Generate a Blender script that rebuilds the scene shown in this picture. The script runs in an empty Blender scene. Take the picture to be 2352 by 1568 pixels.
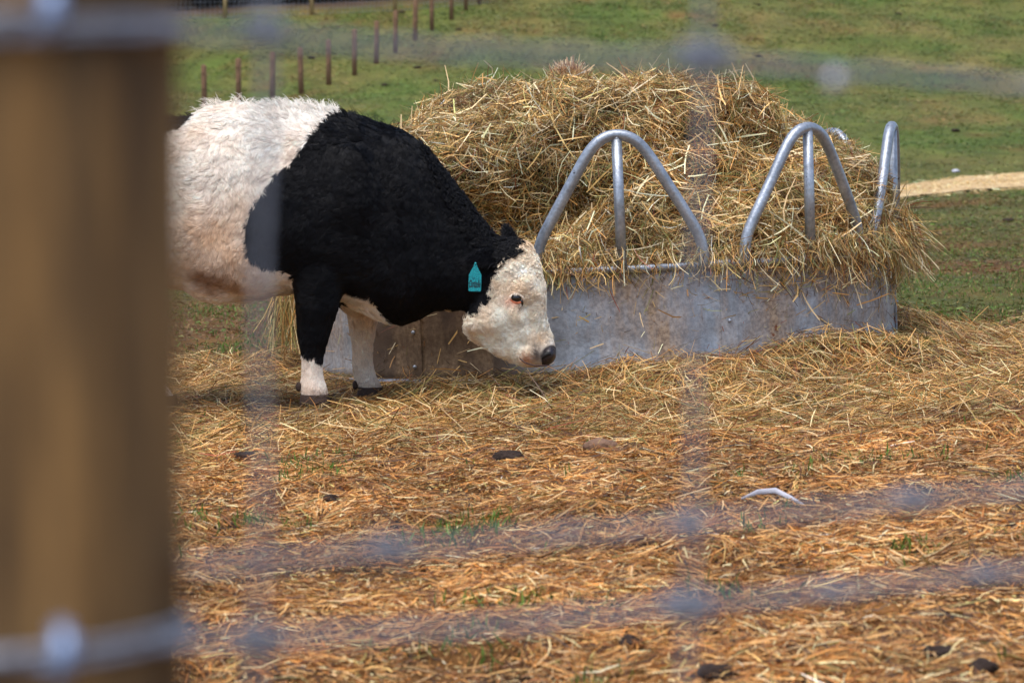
import bpy, math, random
import numpy as np
from mathutils import Vector
from mathutils.bvhtree import BVHTree
R = math.radians
rng = np.random.default_rng(7)
random.seed(7)
S = bpy.context.scene
COL = S.collection
# ------------------------------------------------------------------ camera
CAMZ, PITCH, FPX = 0.708, 0.054, 6533.0
cd = bpy.data.cameras.new('camera'); cam = bpy.data.objects.new('camera', cd); COL.objects.link(cam)
cam.location = (0, 0, CAMZ); cam.rotation_euler = (math.pi/2-PITCH, 0, 0)
cd.lens = 100; cd.sensor_width = 36; cd.clip_start = 0.02; cd.clip_end = 1000
cd.dof.use_dof = True; cd.dof.focus_distance = 10.35; cd.dof.aperture_fstop = 7.0; cd.dof.aperture_blades = 9
S.camera = cam
# ------------------------------------------------------------------ light
SUN_EL, SUN_AZ = R(70), R(-150)       # azimuth measured from +Y towards +X
w = bpy.data.worlds.new('World'); S.world = w; w.use_nodes = True
nt = w.node_tree; bg = nt.nodes['Background']; sky = nt.nodes.new('ShaderNodeTexSky')
sky.sky_type = 'NISHITA'; sky.sun_disc = False; sky.sun_elevation = SUN_EL; sky.sun_rotation = SUN_AZ
sky.air_density = 1.0; sky.dust_density = 2.0
nt.links.new(sky.outputs[0], bg.inputs[0]); bg.inputs[1].default_value = 0.15
sd = bpy.data.lights.new('sun', 'SUN'); sd.energy = 2.5; sd.angle = R(55); sd.color = (1, .96, .90)
sun = bpy.data.objects.new('sun', sd); COL.objects.link(sun)
sv = Vector((math.sin(SUN_AZ)*math.cos(SUN_EL), math.cos(SUN_AZ)*math.cos(SUN_EL), math.sin(SUN_EL)))
sun.rotation_euler = sv.to_track_quat('Z', 'Y').to_euler(); sun.location = (0, 5, 30)
S.view_settings.view_transform = 'Standard'; S.view_settings.look = 'None'
S.view_settings.exposure = 0.48; S.view_settings.gamma = 1
S.cycles.max_bounces = 6; S.cycles.diffuse_bounces = 3; S.cycles.transparent_max_bounces = 8
S.cycles.use_denoising = True
try: S.cycles_curves.shape = 'RIBBONS'; S.cycles_curves.subdivisions = 2
except Exception: pass

# ------------------------------------------------------------------ helpers
def ray(px, py):
    dx = (px-1176)/FPX; dy = -(py-784)/FPX
    c, s = math.cos(PITCH), math.sin(PITCH)
    return dx, c+dy*s, -s+dy*c
def P(px, py, Y):
    a, b, c = ray(px, py)
    return (a/b*Y, Y, CAMZ+c/b*Y)
def lin(r, g, b, k=1.0):
    f = lambda v: (v/255/12.92 if v/255 <= .04045 else ((v/255+.055)/1.055)**2.4)
    return (f(r)*k, f(g)*k, f(b)*k)
def hash3(i, j, k, seed=0):
    n = (i*73856093) ^ (j*19349663) ^ (k*83492791) ^ (seed*2654435761 & 0x7fffffff)
    n = n & 0x7fffffff
    n = (n*1103515245+12345) & 0x7fffffff; n = (n ^ (n >> 13))*60493 & 0x7fffffff
    n = (n ^ (n >> 11))*1597 & 0x7fffffff
    return (n & 0xffff)/32767.5-1
def noise(p, scale=1.0, seed=0):
    p = np.asarray(p, float)*scale+100.37
    i = np.floor(p).astype(np.int64); f = p-i; f = f*f*(3-2*f)
    r = 0
    for a in (0, 1):
        for b in (0, 1):
            for c in (0, 1):
                wgt = (f[..., 0] if a else 1-f[..., 0])*(f[..., 1] if b else 1-f[..., 1])*(f[..., 2] if c else 1-f[..., 2])
                r = r+wgt*hash3(i[..., 0]+a, i[..., 1]+b, i[..., 2]+c, seed)
    return r
def fbm(p, scale, oct=3, seed=0):
    r = 0; a = 1
    for o in range(oct):
        r = r+a*noise(p, scale*2**o, seed+o*17); a *= .5
    return r
def n2(x, y, scale, oct=3, seed=0):
    x = np.asarray(x, float); y = np.asarray(y, float)
    return fbm(np.stack([x, y, np.zeros_like(x)], -1), scale, oct, seed)
def nrm(v): return v/np.maximum(np.linalg.norm(v, axis=-1, keepdims=True), 1e-9)

def tag(o, label=None, cat=None, group=None, kind=None):
    if label: o['label'] = label
    if cat: o['category'] = cat
    if group: o['group'] = group
    if kind: o['kind'] = kind
    return o
def empty(name, loc, rot=(0, 0, 0)):
    o = bpy.data.objects.new(name, None); COL.objects.link(o); o.location = loc; o.rotation_euler = rot
    o.empty_display_size = .1
    return o
def npmesh(name, V, Fq, mat=None, parent=None, col=None, smooth=True):
    """V (n,3), Fq (m,3|4) arrays"""
    V = np.ascontiguousarray(V, np.float32); Fq = np.ascontiguousarray(Fq, np.int32)
    me = bpy.data.meshes.new(name); k = Fq.shape[1]
    me.vertices.add(len(V)); me.vertices.foreach_set('co', V.ravel())
    me.loops.add(Fq.size); me.loops.foreach_set('vertex_index', Fq.ravel())
    me.polygons.add(len(Fq)); me.polygons.foreach_set('loop_start', np.arange(0, Fq.size, k, dtype=np.int32))
    me.update(calc_edges=True)
    if smooth: me.polygons.foreach_set('use_smooth', np.ones(len(Fq), bool))
    if col is not None:
        a = me.color_attributes.new('col', 'FLOAT_COLOR', 'POINT')
        c = np.ones((len(V), 4), np.float32); c[:, :3] = col; a.data.foreach_set('color', c.ravel())
    me.validate()
    o = bpy.data.objects.new(name, me); COL.objects.link(o)
    if mat: me.materials.append(mat)
    if parent: o.parent = parent
    return o
class MB:
    def __init__(s): s.v = []; s.f = []; s.n = 0
    def add(s, V, F):
        s.v.append(np.asarray(V, float)); s.f += [tuple(int(i)+s.n for i in q) for q in F]; s.n += len(V)
    def tube(s, pts, r, seg=10, caps=True, flat=1.0):
        pts = np.array(pts, float); n = len(pts); r = np.broadcast_to(np.asarray(r, float), (n,))
        t = nrm(np.gradient(pts, axis=0)); up = np.array([0, 0, 1.]) if abs(t[0][2]) < .9 else np.array([1., 0, 0])
        u = nrm(np.cross(t[0], up)); V = []; F = []
        for i in range(n):
            u = nrm(u-t[i]*np.dot(u, t[i])); v = np.cross(t[i], u)
            for k in range(seg):
                a = 2*math.pi*k/seg; V.append(pts[i]+r[i]*(math.cos(a)*u*flat+math.sin(a)*v))
        for i in range(n-1):
            for k in range(seg):
                k2 = (k+1) % seg; F.append((i*seg+k, i*seg+k2, (i+1)*seg+k2, (i+1)*seg+k))
        if caps: F.append(tuple(range(seg))[::-1]); F.append(tuple(range((n-1)*seg, n*seg)))
        s.add(V, F); return s
    def loft(s, secs):
        """secs: list of (k,3) closed rings -> closed surface"""
        k = len(secs[0]); V = np.concatenate(secs); F = []
        for i in range(len(secs)-1):
            for j in range(k):
                j2 = (j+1) % k; F.append((i*k+j, i*k+j2, (i+1)*k+j2, (i+1)*k+j))
        F.append(tuple(range(k))[::-1]); F.append(tuple(range((len(secs)-1)*k, len(secs)*k)))
        s.add(V, F); return s
    def ball(s, c, r, nu=20, nv=12):
        V = []; F = []
        for i in range(nv+1):
            th = math.pi*i/nv
            for j in range(nu):
                ph = 2*math.pi*j/nu
                V.append((c[0]+r[0]*math.sin(th)*math.cos(ph), c[1]+r[1]*math.sin(th)*math.sin(ph), c[2]+r[2]*math.cos(th)))
        for i in range(nv):
            for j in range(nu):
                j2 = (j+1) % nu; F.append((i*nu+j, (i+1)*nu+j, (i+1)*nu+j2, i*nu+j2))
        s.add(V, F); return s
    def box(s, c, d):
        x, y, z = c; a, b, e = [q/2 for q in d]
        V = [(x+i*a, y+j*b, z+k*e) for i in (-1, 1) for j in (-1, 1) for k in (-1, 1)]
        s.add(V, [(0, 1, 3, 2), (4, 6, 7, 5), (0, 4, 5, 1), (2, 3, 7, 6), (0, 2, 6, 4), (1, 5, 7, 3)]); return s
    def build(s, name, mat=None, parent=None, smooth=True, merge=False):
        me = bpy.data.meshes.new(name); me.from_pydata([tuple(p) for p in np.concatenate(s.v)], [], s.f)
        if merge:
            import bmesh
            bm = bmesh.new(); bm.from_mesh(me); bmesh.ops.remove_doubles(bm, verts=bm.verts, dist=1e-5)
            bmesh.ops.recalc_face_normals(bm, faces=bm.faces); bm.to_mesh(me); bm.free()
        if smooth: me.polygons.foreach_set('use_smooth', np.ones(len(me.polygons), bool))
        me.update(); o = bpy.data.objects.new(name, me); COL.objects.link(o)
        if mat: me.materials.append(mat)
        if parent: o.parent = parent
        return o

# ------------------------------------------------------------------ materials
class M:
    def __init__(s, name):
        s.m = bpy.data.materials.new(name); s.m.use_nodes = True; s.t = s.m.node_tree; s.p = s.t.nodes['Principled BSDF']
        s.out = s.t.nodes['Material Output']
    def n(s, typ, **kw):
        x = s.t.nodes.new('ShaderNode'+typ)
        for k, v in kw.items():
            if k.startswith('i_'):
                key = k[2:]; key = int(key) if key.isdigit() else key
                x.inputs[key].default_value = v
            else: setattr(x, k, v)
        return x
    def l(s, a, b): s.t.links.new(a, b)
    def coord(s, scale=(1, 1, 1), which='Object'):
        tc = s.n('TexCoord'); mp = s.n('Mapping'); mp.inputs['Scale'].default_value = scale
        s.l(tc.outputs[which], mp.inputs[0]); return mp.outputs[0]
    def noise(s, vec, scale, detail=4, rough=.55, lo=None, hi=None):
        x = s.n('TexNoise'); x.inputs['Scale'].default_value = scale; x.inputs['Detail'].default_value = detail
        x.inputs['Roughness'].default_value = rough; s.l(vec, x.inputs['Vector'])
        if lo is None: return x.outputs[0]
        r = s.n('MapRange'); r.inputs[1].default_value = lo; r.inputs[2].default_value = hi; s.l(x.outputs[0], r.inputs[0])
        return r.outputs[0]
    def mix(s, f, a, b, mode='MIX'):
        x = s.n('Mix', data_type='RGBA', blend_type=mode)
        for v, i in ((f, 0), (a, 6), (b, 7)):
            if hasattr(v, 'is_output'): s.l(v, x.inputs[i])
            elif i == 0: x.inputs[0].default_value = v
            else: x.inputs[i].default_value = (*v[:3], 1)
        return x.outputs[2]
    def bump(s, h, strength=.4, dist=.01):
        b = s.n('Bump'); b.inputs['Strength'].default_value = strength; b.inputs['Distance'].default_value = dist
        s.l(h, b.inputs['Height']); s.l(b.outputs[0], s.p.inputs['Normal'])
    def col(s, c):
        if hasattr(c, 'is_output'): s.l(c, s.p.inputs['Base Color'])
        else: s.p.inputs['Base Color'].default_value = (*c, 1)
    def set(s, **kw):
        for k, v in kw.items(): s.p.inputs[k.replace('_', ' ')].default_value = v
        return s

def attr_mat(name, rough=.6, spec=.3, trans=.25, sheen=0):
    m = M(name); a = m.n('Attribute', attribute_name='col'); m.l(a.outputs['Color'], m.p.inputs['Base Color'])
    m.p.inputs['Roughness'].default_value = rough; m.p.inputs['Specular IOR Level'].default_value = spec
    if sheen: m.p.inputs['Sheen Weight'].default_value = sheen
    if trans:
        t = m.n('BsdfTranslucent'); m.l(a.outputs['Color'], t.inputs[0]); x = m.n('MixShader'); x.inputs[0].default_value = trans
        m.l(m.p.outputs[0], x.inputs[1]); m.l(t.outputs[0], x.inputs[2]); m.l(x.outputs[0], m.out.inputs[0])
    return m.m
HAY = attr_mat('hay_strand', .5, .4, .1)
GRASSM = attr_mat('grass_blade', .5, .3, .3)
FUR = attr_mat('fur', .5, .15, 0)

def plain(name, c, rough=.6, metal=0, spec=.5, bump=0, bs=40, var=.25):
    m = M(name); v = m.coord(); n = m.noise(v, bs, 5, .6, .3, .7)
    m.col(m.mix(n, tuple(q*(1-var) for q in c), tuple(min(1, q*(1+var)) for q in c)))
    m.set(Roughness=rough, Metallic=metal); m.p.inputs['Specular IOR Level'].default_value = spec
    if bump: m.bump(n, bump, .01)
    return m.m

# ------------------------------------------------------------------ terrain
_y = np.array([-50, 0, 10, 15, 22, 30, 40, 55, 68, 80, 92, 110, 140, 200, 400.])
_z = np.array([-1.2, -.42, 0, 0, .12, .42, 1.0, 2.0, 3.0, 4.55, 6.4, 9.2, 13.5, 20, 30.])
_yy = np.linspace(-50, 400, 4501); _zz = np.interp(_yy, _y, _z)
_zz = np.convolve(np.pad(_zz, 30, mode='edge'), np.hanning(61)/np.hanning(61).sum(), 'valid')
RC = np.array([.374, 11.6])          # feeder centre
RR = 1.19                            # feeder radius
TILT = .045
def base_h(x, y):
    x = np.asarray(x, float); y = np.asarray(y, float)
    t = np.interp(y, [0, 14, 45, 90], [TILT, TILT, .012, .0])
    xs = np.clip(x, -40, 40)
    return np.interp(y, _yy, _zz)+t*(xs-RC[0])
def mat_edge(x):
    return 12.75-.12*x+.25*n2(x, x*0, 1.3, 2, 5)
def mat_w(x, y):                     # 1 where the hay mat lies
    e = mat_edge(x)
    return np.clip((e-y)/.25, 0, 1)*np.interp(y, [0, 7.8, 9.4, 20], [.25, .3, 1, 1])
def ground_h(x, y):
    x = np.asarray(x, float); y = np.asarray(y, float)
    h = base_h(x, y)
    near = np.clip((16-y)/3, 0, 1)
    h = h+near*(.016*n2(x, y, 3.1, 3, 1)+.010*n2(x, y, 9, 2, 9)+.03*np.clip(n2(x, y, 4.2, 2, 19)-.2, 0, 1)-.03*np.clip(n2(x, y, 3.6, 2, 29)-.35, 0, 1))
    d = np.hypot(x-RC[0], y-RC[1])-RR
    mw = mat_w(x, y)
    pile = np.exp(-np.clip(np.abs(d)-.05, 0, 9)**2/.09)*(d > -.5)*(y < 12.2)
    lump = .5+.5*n2(x, y, 2.2, 2, 33)
    side = np.interp(x, [-1.5, -.6, 0, .6, .95, 1.3, 1.7, 2.2], [.45, .45, .55, .65, 1.0, .9, 1.0, .5])
    h = h+mw*(-.040*np.interp(y, [8.5, 9.3], [0, 1])+.024*n2(x, y, 2.4, 3, 21)+.13*pile*side*np.clip(lump+.3, .2, 1.2))
    # low windrow at the mat's right back edge
    h = h+.025*np.exp(-((y-mat_edge(x)+.45)/.3)**2)*np.clip((x-1.2)/.4, 0, 1)
    far = np.clip((y-16)/20, 0, 1)
    h = h+far*(.10*n2(x, y*.6, .16, 3, 2)+.02*n2(x, y, 1.3, 2, 3))
    return h
def ghit(px, py, lo=3.0, hi=300):
    a, b, c = ray(px, py)
    ys = np.concatenate([np.arange(lo, 20, .01), np.arange(20, hi, .1)])
    z = CAMZ+c/b*ys; g = ground_h(a/b*ys, ys)
    i = np.argmax(z <= g)
    return (a/b*ys[i], ys[i], float(g[i]))
def graded(fine_lo, fine_hi, step, lo, hi, g=1.07):
    a = list(np.arange(fine_lo, fine_hi, step)); s = step
    while a[-1] < hi: s *= g; a.append(a[-1]+s)
    s = step
    b = [a[0]]
    while b[-1] > lo: s *= g; b.append(b[-1]-s)
    return np.array(b[:0:-1]+a)
gx = graded(-2.9, 2.9, .03, -260, 260, 1.06); gy = graded(4.6, 13.6, .03, -30, 380, 1.035)
GX, GY = np.meshgrid(gx, gy); GZ = ground_h(GX, GY)
nx, ny = len(gx), len(gy)
idx = np.arange(nx*ny).reshape(ny, nx)
F = np.stack([idx[:-1, :-1], idx[:-1, 1:], idx[1:, 1:], idx[1:, :-1]], -1).reshape(-1, 4)
V = np.stack([GX, GY, GZ], -1).reshape(-1, 3)
def field_colors(x, y):
    """albedo of the pasture: green, dry and bare patches"""
    g1 = np.array(lin(88, 108, 52)); g2 = np.array(lin(122, 116, 74)); br = np.array(lin(122, 92, 60)); dk = np.array(lin(58, 72, 34))
    yy = y*.35
    a = np.clip(.5+.8*n2(x, yy, .55, 4, 51), 0, 1)[..., None]
    b = np.clip(.5+.9*n2(x, yy, 1.7, 3, 61), 0, 1)[..., None]
    c = g1*(1-a)+g2*a; c = c*(1-.45*b)+dk*.45*b
    yb = np.interp(y, [12, 15, 20, 27, 34, 40], [.55, .72, .85, .6, .3, .0])
    yb = yb+.35*np.clip(.2-x, 0, 1)*np.clip((24-y)/8, 0, 1)
    k = np.clip(yb+.9*n2(x, y*.5, 1.1, 4, 71)-.25, 0, 1)[..., None]
    c = c*(1-k)+br*k
    return c*np.interp(y, [12, 30, 45, 70], [.80, .86, 1.06, 1.14])[..., None]  # far pasture lightened: its haze is put into the colour
fc = field_colors(GX, GY)
soil = np.array(lin(66, 48, 34)); litter = np.array(lin(154, 112, 68))
k = np.clip(.5+.9*n2(GX, GY, 5, 4, 91), 0, 1)[..., None]
lc = soil*(1-k)+litter*k
mwv = np.clip((mat_edge(GX)-GY)/.3, 0, 1)[..., None]
C = fc*(1-mwv)+lc*mwv
# bark path beyond the far fence, upper left
pathy = lambda x: 97-.55*(x+13)
_a, _b = ghit(900/1.7415, 60/1.7415), ghit(1581/1.7415, 26/1.7415)
def wood_line(x): return _a[1]+(_b[1]-_a[1])*(x-_a[0])/(_b[0]-_a[0])
far_dark = np.clip((GY-wood_line(GX))/.8, 0, 1)[..., None]
C = C*(1-far_dark)+np.array(lin(84, 70, 66))*far_dark
mg = M('ground_soil_and_grass'); a = mg.n('Attribute', attribute_name='col'); v = mg.coord()
n1 = mg.noise(v, 38, 6, .7, .25, .75); nn2 = mg.noise(mg.coord((1, .3, 1)), 3.5, 6, .7, .3, .7)
c = mg.mix(.5, a.outputs['Color'], mg.mix(n1, lin(60, 48, 30), lin(235, 215, 170)), 'OVERLAY')
c = mg.mix(.45, c, mg.mix(nn2, lin(70, 60, 45), lin(220, 220, 190)), 'OVERLAY')
mg.col(c); mg.set(Roughness=.9); mg.p.inputs['Specular IOR Level'].default_value = .15; mg.bump(n1, .6, .02)
ground = tag(npmesh('ground', V, F, mg.m, None, C.reshape(-1, 3)), kind='structure')

# ------------------------------------------------------------------ straw strands
def strands(name, root, d, n, L, W, col, seg=2, bend=.15, mat=HAY, parent=None, taper=.35, flatn=.0):
    N = len(root); d = nrm(d); n = nrm(n)
    side = nrm(np.cross(d, n)); r = rng.uniform(-1, 1, N)[:, None]*(1-flatn)*math.pi/2
    wv = side*np.cos(r)+n*np.sin(r)
    bv = nrm(side*rng.normal(0, 1, (N, 1))+n*rng.normal(-.3, .6, (N, 1)))*(bend*rng.uniform(.0, 1.6, (N, 1)))
    V = np.empty((N, (seg+1), 2, 3), np.float32)
    for i in range(seg+1):
        s = i/seg; c = root+d*(L*(s-.5))[:, None]+bv*(L*(s-.5)**2*1.6)[:, None]
        ww = W*(1-taper*abs(2*s-1)) if seg > 1 else W
        V[:, i, 0] = c-wv*(ww/2)[:, None]; V[:, i, 1] = c+wv*(ww/2)[:, None]
    base = (np.arange(N)*(seg+1)*2)[:, None]
    fs = [np.stack([base[:, 0]+2*i, base[:, 0]+2*i+1, base[:, 0]+2*i+3, base[:, 0]+2*i+2], -1) for i in range(seg)]
    Fq = np.stack(fs, 1).reshape(-1, 4)
    cc = np.repeat(col, (seg+1)*2, axis=0)
    return npmesh(name, V.reshape(-1, 3), Fq, mat, parent, cc, smooth=False)
PAL_HAY = np.array([lin(218, 178, 112), lin(246, 224, 180), lin(156, 142, 86), lin(120, 122, 68), lin(138, 98, 54), lin(190, 138, 74), lin(84, 58, 36), lin(140, 74, 52), lin(226, 194, 144)])
PW_HAY = np.array([.18, .10, .15, .12, .15, .09, .13, .03, .05])
PAL_LIT = np.array([lin(192, 142, 80), lin(222, 178, 116), lin(156, 104, 52), lin(104, 70, 40), lin(238, 210, 166), lin(196, 132, 60), lin(64, 46, 34), lin(132, 124, 70)])
PW_LIT = np.array([.20, .19, .16, .13, .12, .06, .09, .05])
def clumptint(p, a=.3, sc=3.0, seed=60): return np.exp(a*(noise(p, sc, seed)+.6*noise(p, sc*3.1, seed+1)))[:, None]
def pick(pal, pw, N, jit=.24):
    c = pal[rng.choice(len(pal), N, p=pw/pw.sum())]
    return np.clip(c*np.exp(rng.normal(0, jit, (N, 1))), .008, .9)
def ground_scatter(name, N, ylo, yhi, pal, pw, Lr, Wr, up=.02, lift=.12, dens=None, xmargin=1.25, mat=HAY, flatn=.35, bend=.15, jit=.14):
    u = rng.uniform(0, 1, N); y = np.sqrt(ylo**2+u*(yhi**2-ylo**2)); x = rng.uniform(-1, 1, N)*(.18*y*1.15+.45)
    if dens is not None:
        keep = rng.uniform(0, 1, N) < dens(x, y); x = x[keep]; y = y[keep]; N = len(x)
    e = .02; z = ground_h(x, y); gxv = (ground_h(x+e, y)-z)/e; gyv = (ground_h(x, y+e)-z)/e
    nn = nrm(np.stack([-gxv, -gyv, np.ones(N)], -1))
    an = rng.uniform(0, 2*math.pi, N); d = np.stack([np.cos(an), np.sin(an), np.zeros(N)], -1)
    d[:, 2] = d[:, 0]*gxv+d[:, 1]*gyv; d = nrm(d)+nn*rng.normal(0, lift, (N, 1))
    z = z+np.abs(rng.normal(0, up, N))+.002
    L = rng.uniform(*Lr, N)*rng.uniform(.5, 1, N); W = rng.uniform(*Wr, N)
    z = z+np.abs(nrm(d)[:, 2])*L*.35
    return strands(name, np.stack([x, y, z], -1), d, nn, L, W, pick(pal, pw, N, jit)*clumptint(np.stack([x, y, z], -1), .30, 3.4)*np.array([.94, .83, .69]), 2, bend, mat, flatn=flatn)
# chopped straw litter trodden into the foreground
o = ground_scatter('straw_litter', 500000, 4.7, 10.4, PAL_LIT, PW_LIT, (.02, .11), (.0011, .0040), .007, .09,
                   lambda x, y: np.clip(.66+1.25*n2(x, y, 3.2, 3, 45), .05, 1), bend=.2, jit=.27)
tag(o, 'orange chopped straw litter trodden over the foreground soil', 'straw', kind='stuff')
o = ground_scatter('straw_chaff', 260000, 4.7, 9.8, PAL_LIT, PW_LIT, (.005, .024), (.0015, .0045), .002, .12, None, jit=.35)
tag(o, 'fine broken chaff and crumbs trodden into the mud of the foreground', 'chaff', kind='stuff')
feet = [(-.694, 9.98), (-.555, 10.40), (-1.2, 10.02), (-1.3, 10.4)]
outside = lambda x, y: (np.hypot(x-RC[0], y-RC[1]) > RR+.02)*np.prod([1-.85*(np.hypot((x-a)/.09, (y-b)/.10) < 1) for a, b in feet], axis=0)
o = ground_scatter('loose_hay', 290000, 8.3, 13.4, PAL_HAY, PW_HAY, (.04, .23), (.0012, .0038), .018, .18,
                   lambda x, y: outside(x, y)*np.clip((mat_edge(x)+.1*rng.normal(0, 1, len(x))-y)/.2, 0, 1)*np.clip((y-8.2)/1.6, 0, 1)*np.clip(.75+.6*n2(x, y, 1.6, 3, 46), .2, 1), bend=.22)
tag(o, 'golden green loose hay lying thick around the ring feeder', 'hay', kind='stuff')
# grass
PAL_G = np.array([lin(88, 118, 44), lin(112, 134, 60), lin(64, 92, 36), lin(140, 136, 82), lin(160, 130, 84), lin(122, 92, 58)])
def grass(name, N, ylo, yhi, Lr, Wr, dens, pw, label):
    u = rng.uniform(0, 1, N); y = np.sqrt(ylo**2+u*(yhi**2-ylo**2)); x = rng.uniform(-1, 1, N)*.18*y*1.25
    keep = rng.uniform(0, 1, N) < dens(x, y); x = x[keep]; y = y[keep]; N = len(x)
    z = ground_h(x, y); gs = np.interp(y, [34, 100], [1, 1]); L = rng.uniform(*Lr, N); W = rng.uniform(*Wr, N)
    an = rng.uniform(0, 2*math.pi, N); t = np.abs(rng.normal(.5, .45, N))
    d = np.stack([np.cos(an)*t, np.sin(an)*t, np.ones(N)], -1); d = nrm(d)
    nn = np.stack([np.cos(an+.6), np.sin(an+.6), -t], -1)
    root = np.stack([x, y, z], -1)+d*(L*.48)[:, None]
    o = strands(name, root, d, nn, L, W, pick(PAL_G, pw, N, .18), 2, .4, GRASSM, taper=.6)
    return tag(o, label, 'grass', kind='stuff')
grass('grass', 150000, 12.3, 34, (.012, .035), (.003, .008),
      lambda x, y: np.clip((y-mat_edge(x)+.1)/.2, 0, 1)*np.clip(.45+.9*n2(x, y*.6, 1.3, 3, 71), .05, 1)*np.interp(y, [12, 34], [1, .5]), np.array([.27, .2, .2, .13, .12, .08]),
      'short patchy green and dry pasture grass behind the feeder')
grass('grass', 40000, 4.8, 11.2, (.02, .05), (.0025, .0055),
      lambda x, y: np.clip(2.6*n2(x, y, 4.1, 2, 83)-1.05, 0, 1)*(np.hypot(x-RC[0], y-RC[1]) > RR+.1), np.array([.5, .25, .25, 0, 0, 0]),
      'small green grass tufts poking up through the straw')

N = 420000; y = np.sqrt(rng.uniform(13**2, 100**2, N)); x = rng.uniform(-1, 1, N)*.18*y*1.3
q = y < 36; y = np.where(q & (rng.uniform(0, 1, N) < .0), y, y)
ny_ = 150000; y2 = rng.uniform(12.6, 40, ny_); x2 = rng.uniform(-1, 1, ny_)*.18*y2*1.3; x = np.concatenate([x, x2]); y = np.concatenate([y, y2]); N = len(x)
q = rng.uniform(0, 1, N) < np.clip(.6+.8*n2(x, y*.6, .9, 3, 73), .15, 1); q &= (y < wood_line(x)) & (y > mat_edge(x)+.1); x = x[q]; y = y[q]; N = len(x)
an = rng.uniform(0, 6.283, N); L = rng.uniform(.5, 1.5, N)*(.018+.00085*y); gc = field_colors(x, y)*np.exp(rng.normal(0, .26, (N, 1)))
k_ = (rng.uniform(0, 1, N) < .22)[:, None]; gc = np.where(k_, pick(PAL_G, np.array([.3, .25, .1, .15, .12, .08]), N, .2), gc)
o = strands('pasture_turf', np.stack([x, y, ground_h(x, y)+L*.12], -1), np.stack([np.cos(an), np.sin(an), rng.normal(.12, .2, N)], -1), np.stack([np.sin(an)*.25, -np.cos(an)*.25, np.ones(N)], -1), L, L*rng.uniform(.12, .35, N), gc, 2, .5, GRASSM, flatn=.6)
tag(o, 'tussocky green and brown pasture turf climbing the slope', 'grass', kind='stuff')

# ------------------------------------------------------------------ feeder ring
def galv(name, stain=.0):
    m = M(name); v = m.coord(); n = m.noise(v, 9, 5, .6, .3, .7); n3 = m.noise(v, 70, 3, .6, .35, .65)
    c = m.mix(n, lin(132, 138, 146), lin(178, 184, 192)); c = m.mix(.25, c, m.mix(n3, lin(90, 95, 105), lin(220, 225, 235)), 'OVERLAY')
    if stain:
        st = m.noise(m.coord((1, 1, .28)), 1.9, 8, .66, .45, .58); st2 = m.noise(m.coord((1.3, 1.3, .35), ), 6, 6, .7, .60, .70)
        dr = m.n('Math', operation='MAXIMUM'); m.l(st, dr.inputs[0]); m.l(st2, dr.inputs[1])
        sc = m.n('Math', operation='MULTIPLY'); m.l(dr.outputs[0], sc.inputs[0]); sc.inputs[1].default_value = stain
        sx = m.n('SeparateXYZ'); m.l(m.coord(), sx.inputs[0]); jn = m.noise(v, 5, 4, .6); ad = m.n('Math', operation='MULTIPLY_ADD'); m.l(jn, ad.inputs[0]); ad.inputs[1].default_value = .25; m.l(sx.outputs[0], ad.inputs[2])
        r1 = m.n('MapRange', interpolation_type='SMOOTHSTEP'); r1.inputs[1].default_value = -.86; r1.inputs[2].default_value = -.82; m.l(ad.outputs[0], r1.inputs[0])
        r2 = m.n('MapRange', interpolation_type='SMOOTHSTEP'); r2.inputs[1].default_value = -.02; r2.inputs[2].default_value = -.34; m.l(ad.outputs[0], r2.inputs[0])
        mu = m.n('Math', operation='MULTIPLY'); m.l(r1.outputs[0], mu.inputs[0]); m.l(r2.outputs[0], mu.inputs[1]); mud = m.n('Math', operation='MAXIMUM'); m.l(mu.outputs[0], mud.inputs[0]); m.l(sc.outputs[0], mud.inputs[1])  # mud joins the painted cow shade with the real stains
        c = m.mix(mu.outputs[0], c, m.mix(n, lin(72, 57, 46), lin(100, 80, 64)))  # shade behind the cow, painted into the panel as dark brown
        c = m.mix(sc.outputs[0], c, m.mix(n3, lin(122, 96, 70), lin(176, 148, 116)))
        rs = m.noise(v, 16, 5, .6, .68, .74); c = m.mix(rs, c, lin(120, 66, 34))
        rr = m.n('MapRange'); rr.inputs[3].default_value = .42; rr.inputs[4].default_value = .85; m.l(mud.outputs[0], rr.inputs[0]); m.l(rr.outputs[0], m.p.inputs['Roughness'])
        mm = m.n('MapRange'); mm.inputs[3].default_value = .3; mm.inputs[4].default_value = 0; m.l(mud.outputs[0], mm.inputs[0]); m.l(mm.outputs[0], m.p.inputs['Metallic'])
    else:
        m.set(Roughness=.38, Metallic=.55)
        rs = m.noise(v, 30, 4, .6, .66, .72); c = m.mix(rs, c, lin(70, 66, 64))
    m.bump(n3, .15, .003); m.col(c); return m.m
GAL = galv('galvanised_tube'); SHEET = galv('stained_shaded_sheet', .85)
feeder = empty('ring_feeder', (RC[0], RC[1], float(base_h(*RC))), (0, -math.atan(TILT), 0))
tag(feeder, 'round galvanised ring feeder with arched tube hoops around its hay', 'cattle feeder')
ZR = .40
def rp(deg, z, r=RR): a = R(deg); return (r*math.sin(a), -r*math.cos(a), z)
nseg = 144; segs = []
V = []; Fq = []
prof = [(RR, .0), (RR, .03), (RR+.006, .045), (RR, .06), (RR, .17), (RR+.004, .2), (RR, .23), (RR, .36), (RR, .40), (RR-.006, .40), (RR-.006, 0)]
for i in range(nseg):
    a = i*360/nseg
    for (r, z) in prof: V.append(rp(a, z, r+.003*math.sin(a*.13)))
k = len(prof)
for i in range(nseg):
    for j in range(k): Fq.append((i*k+j, i*k+(j+1) % k, ((i+1) % nseg)*k+(j+1) % k, ((i+1) % nseg)*k+j))
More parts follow.
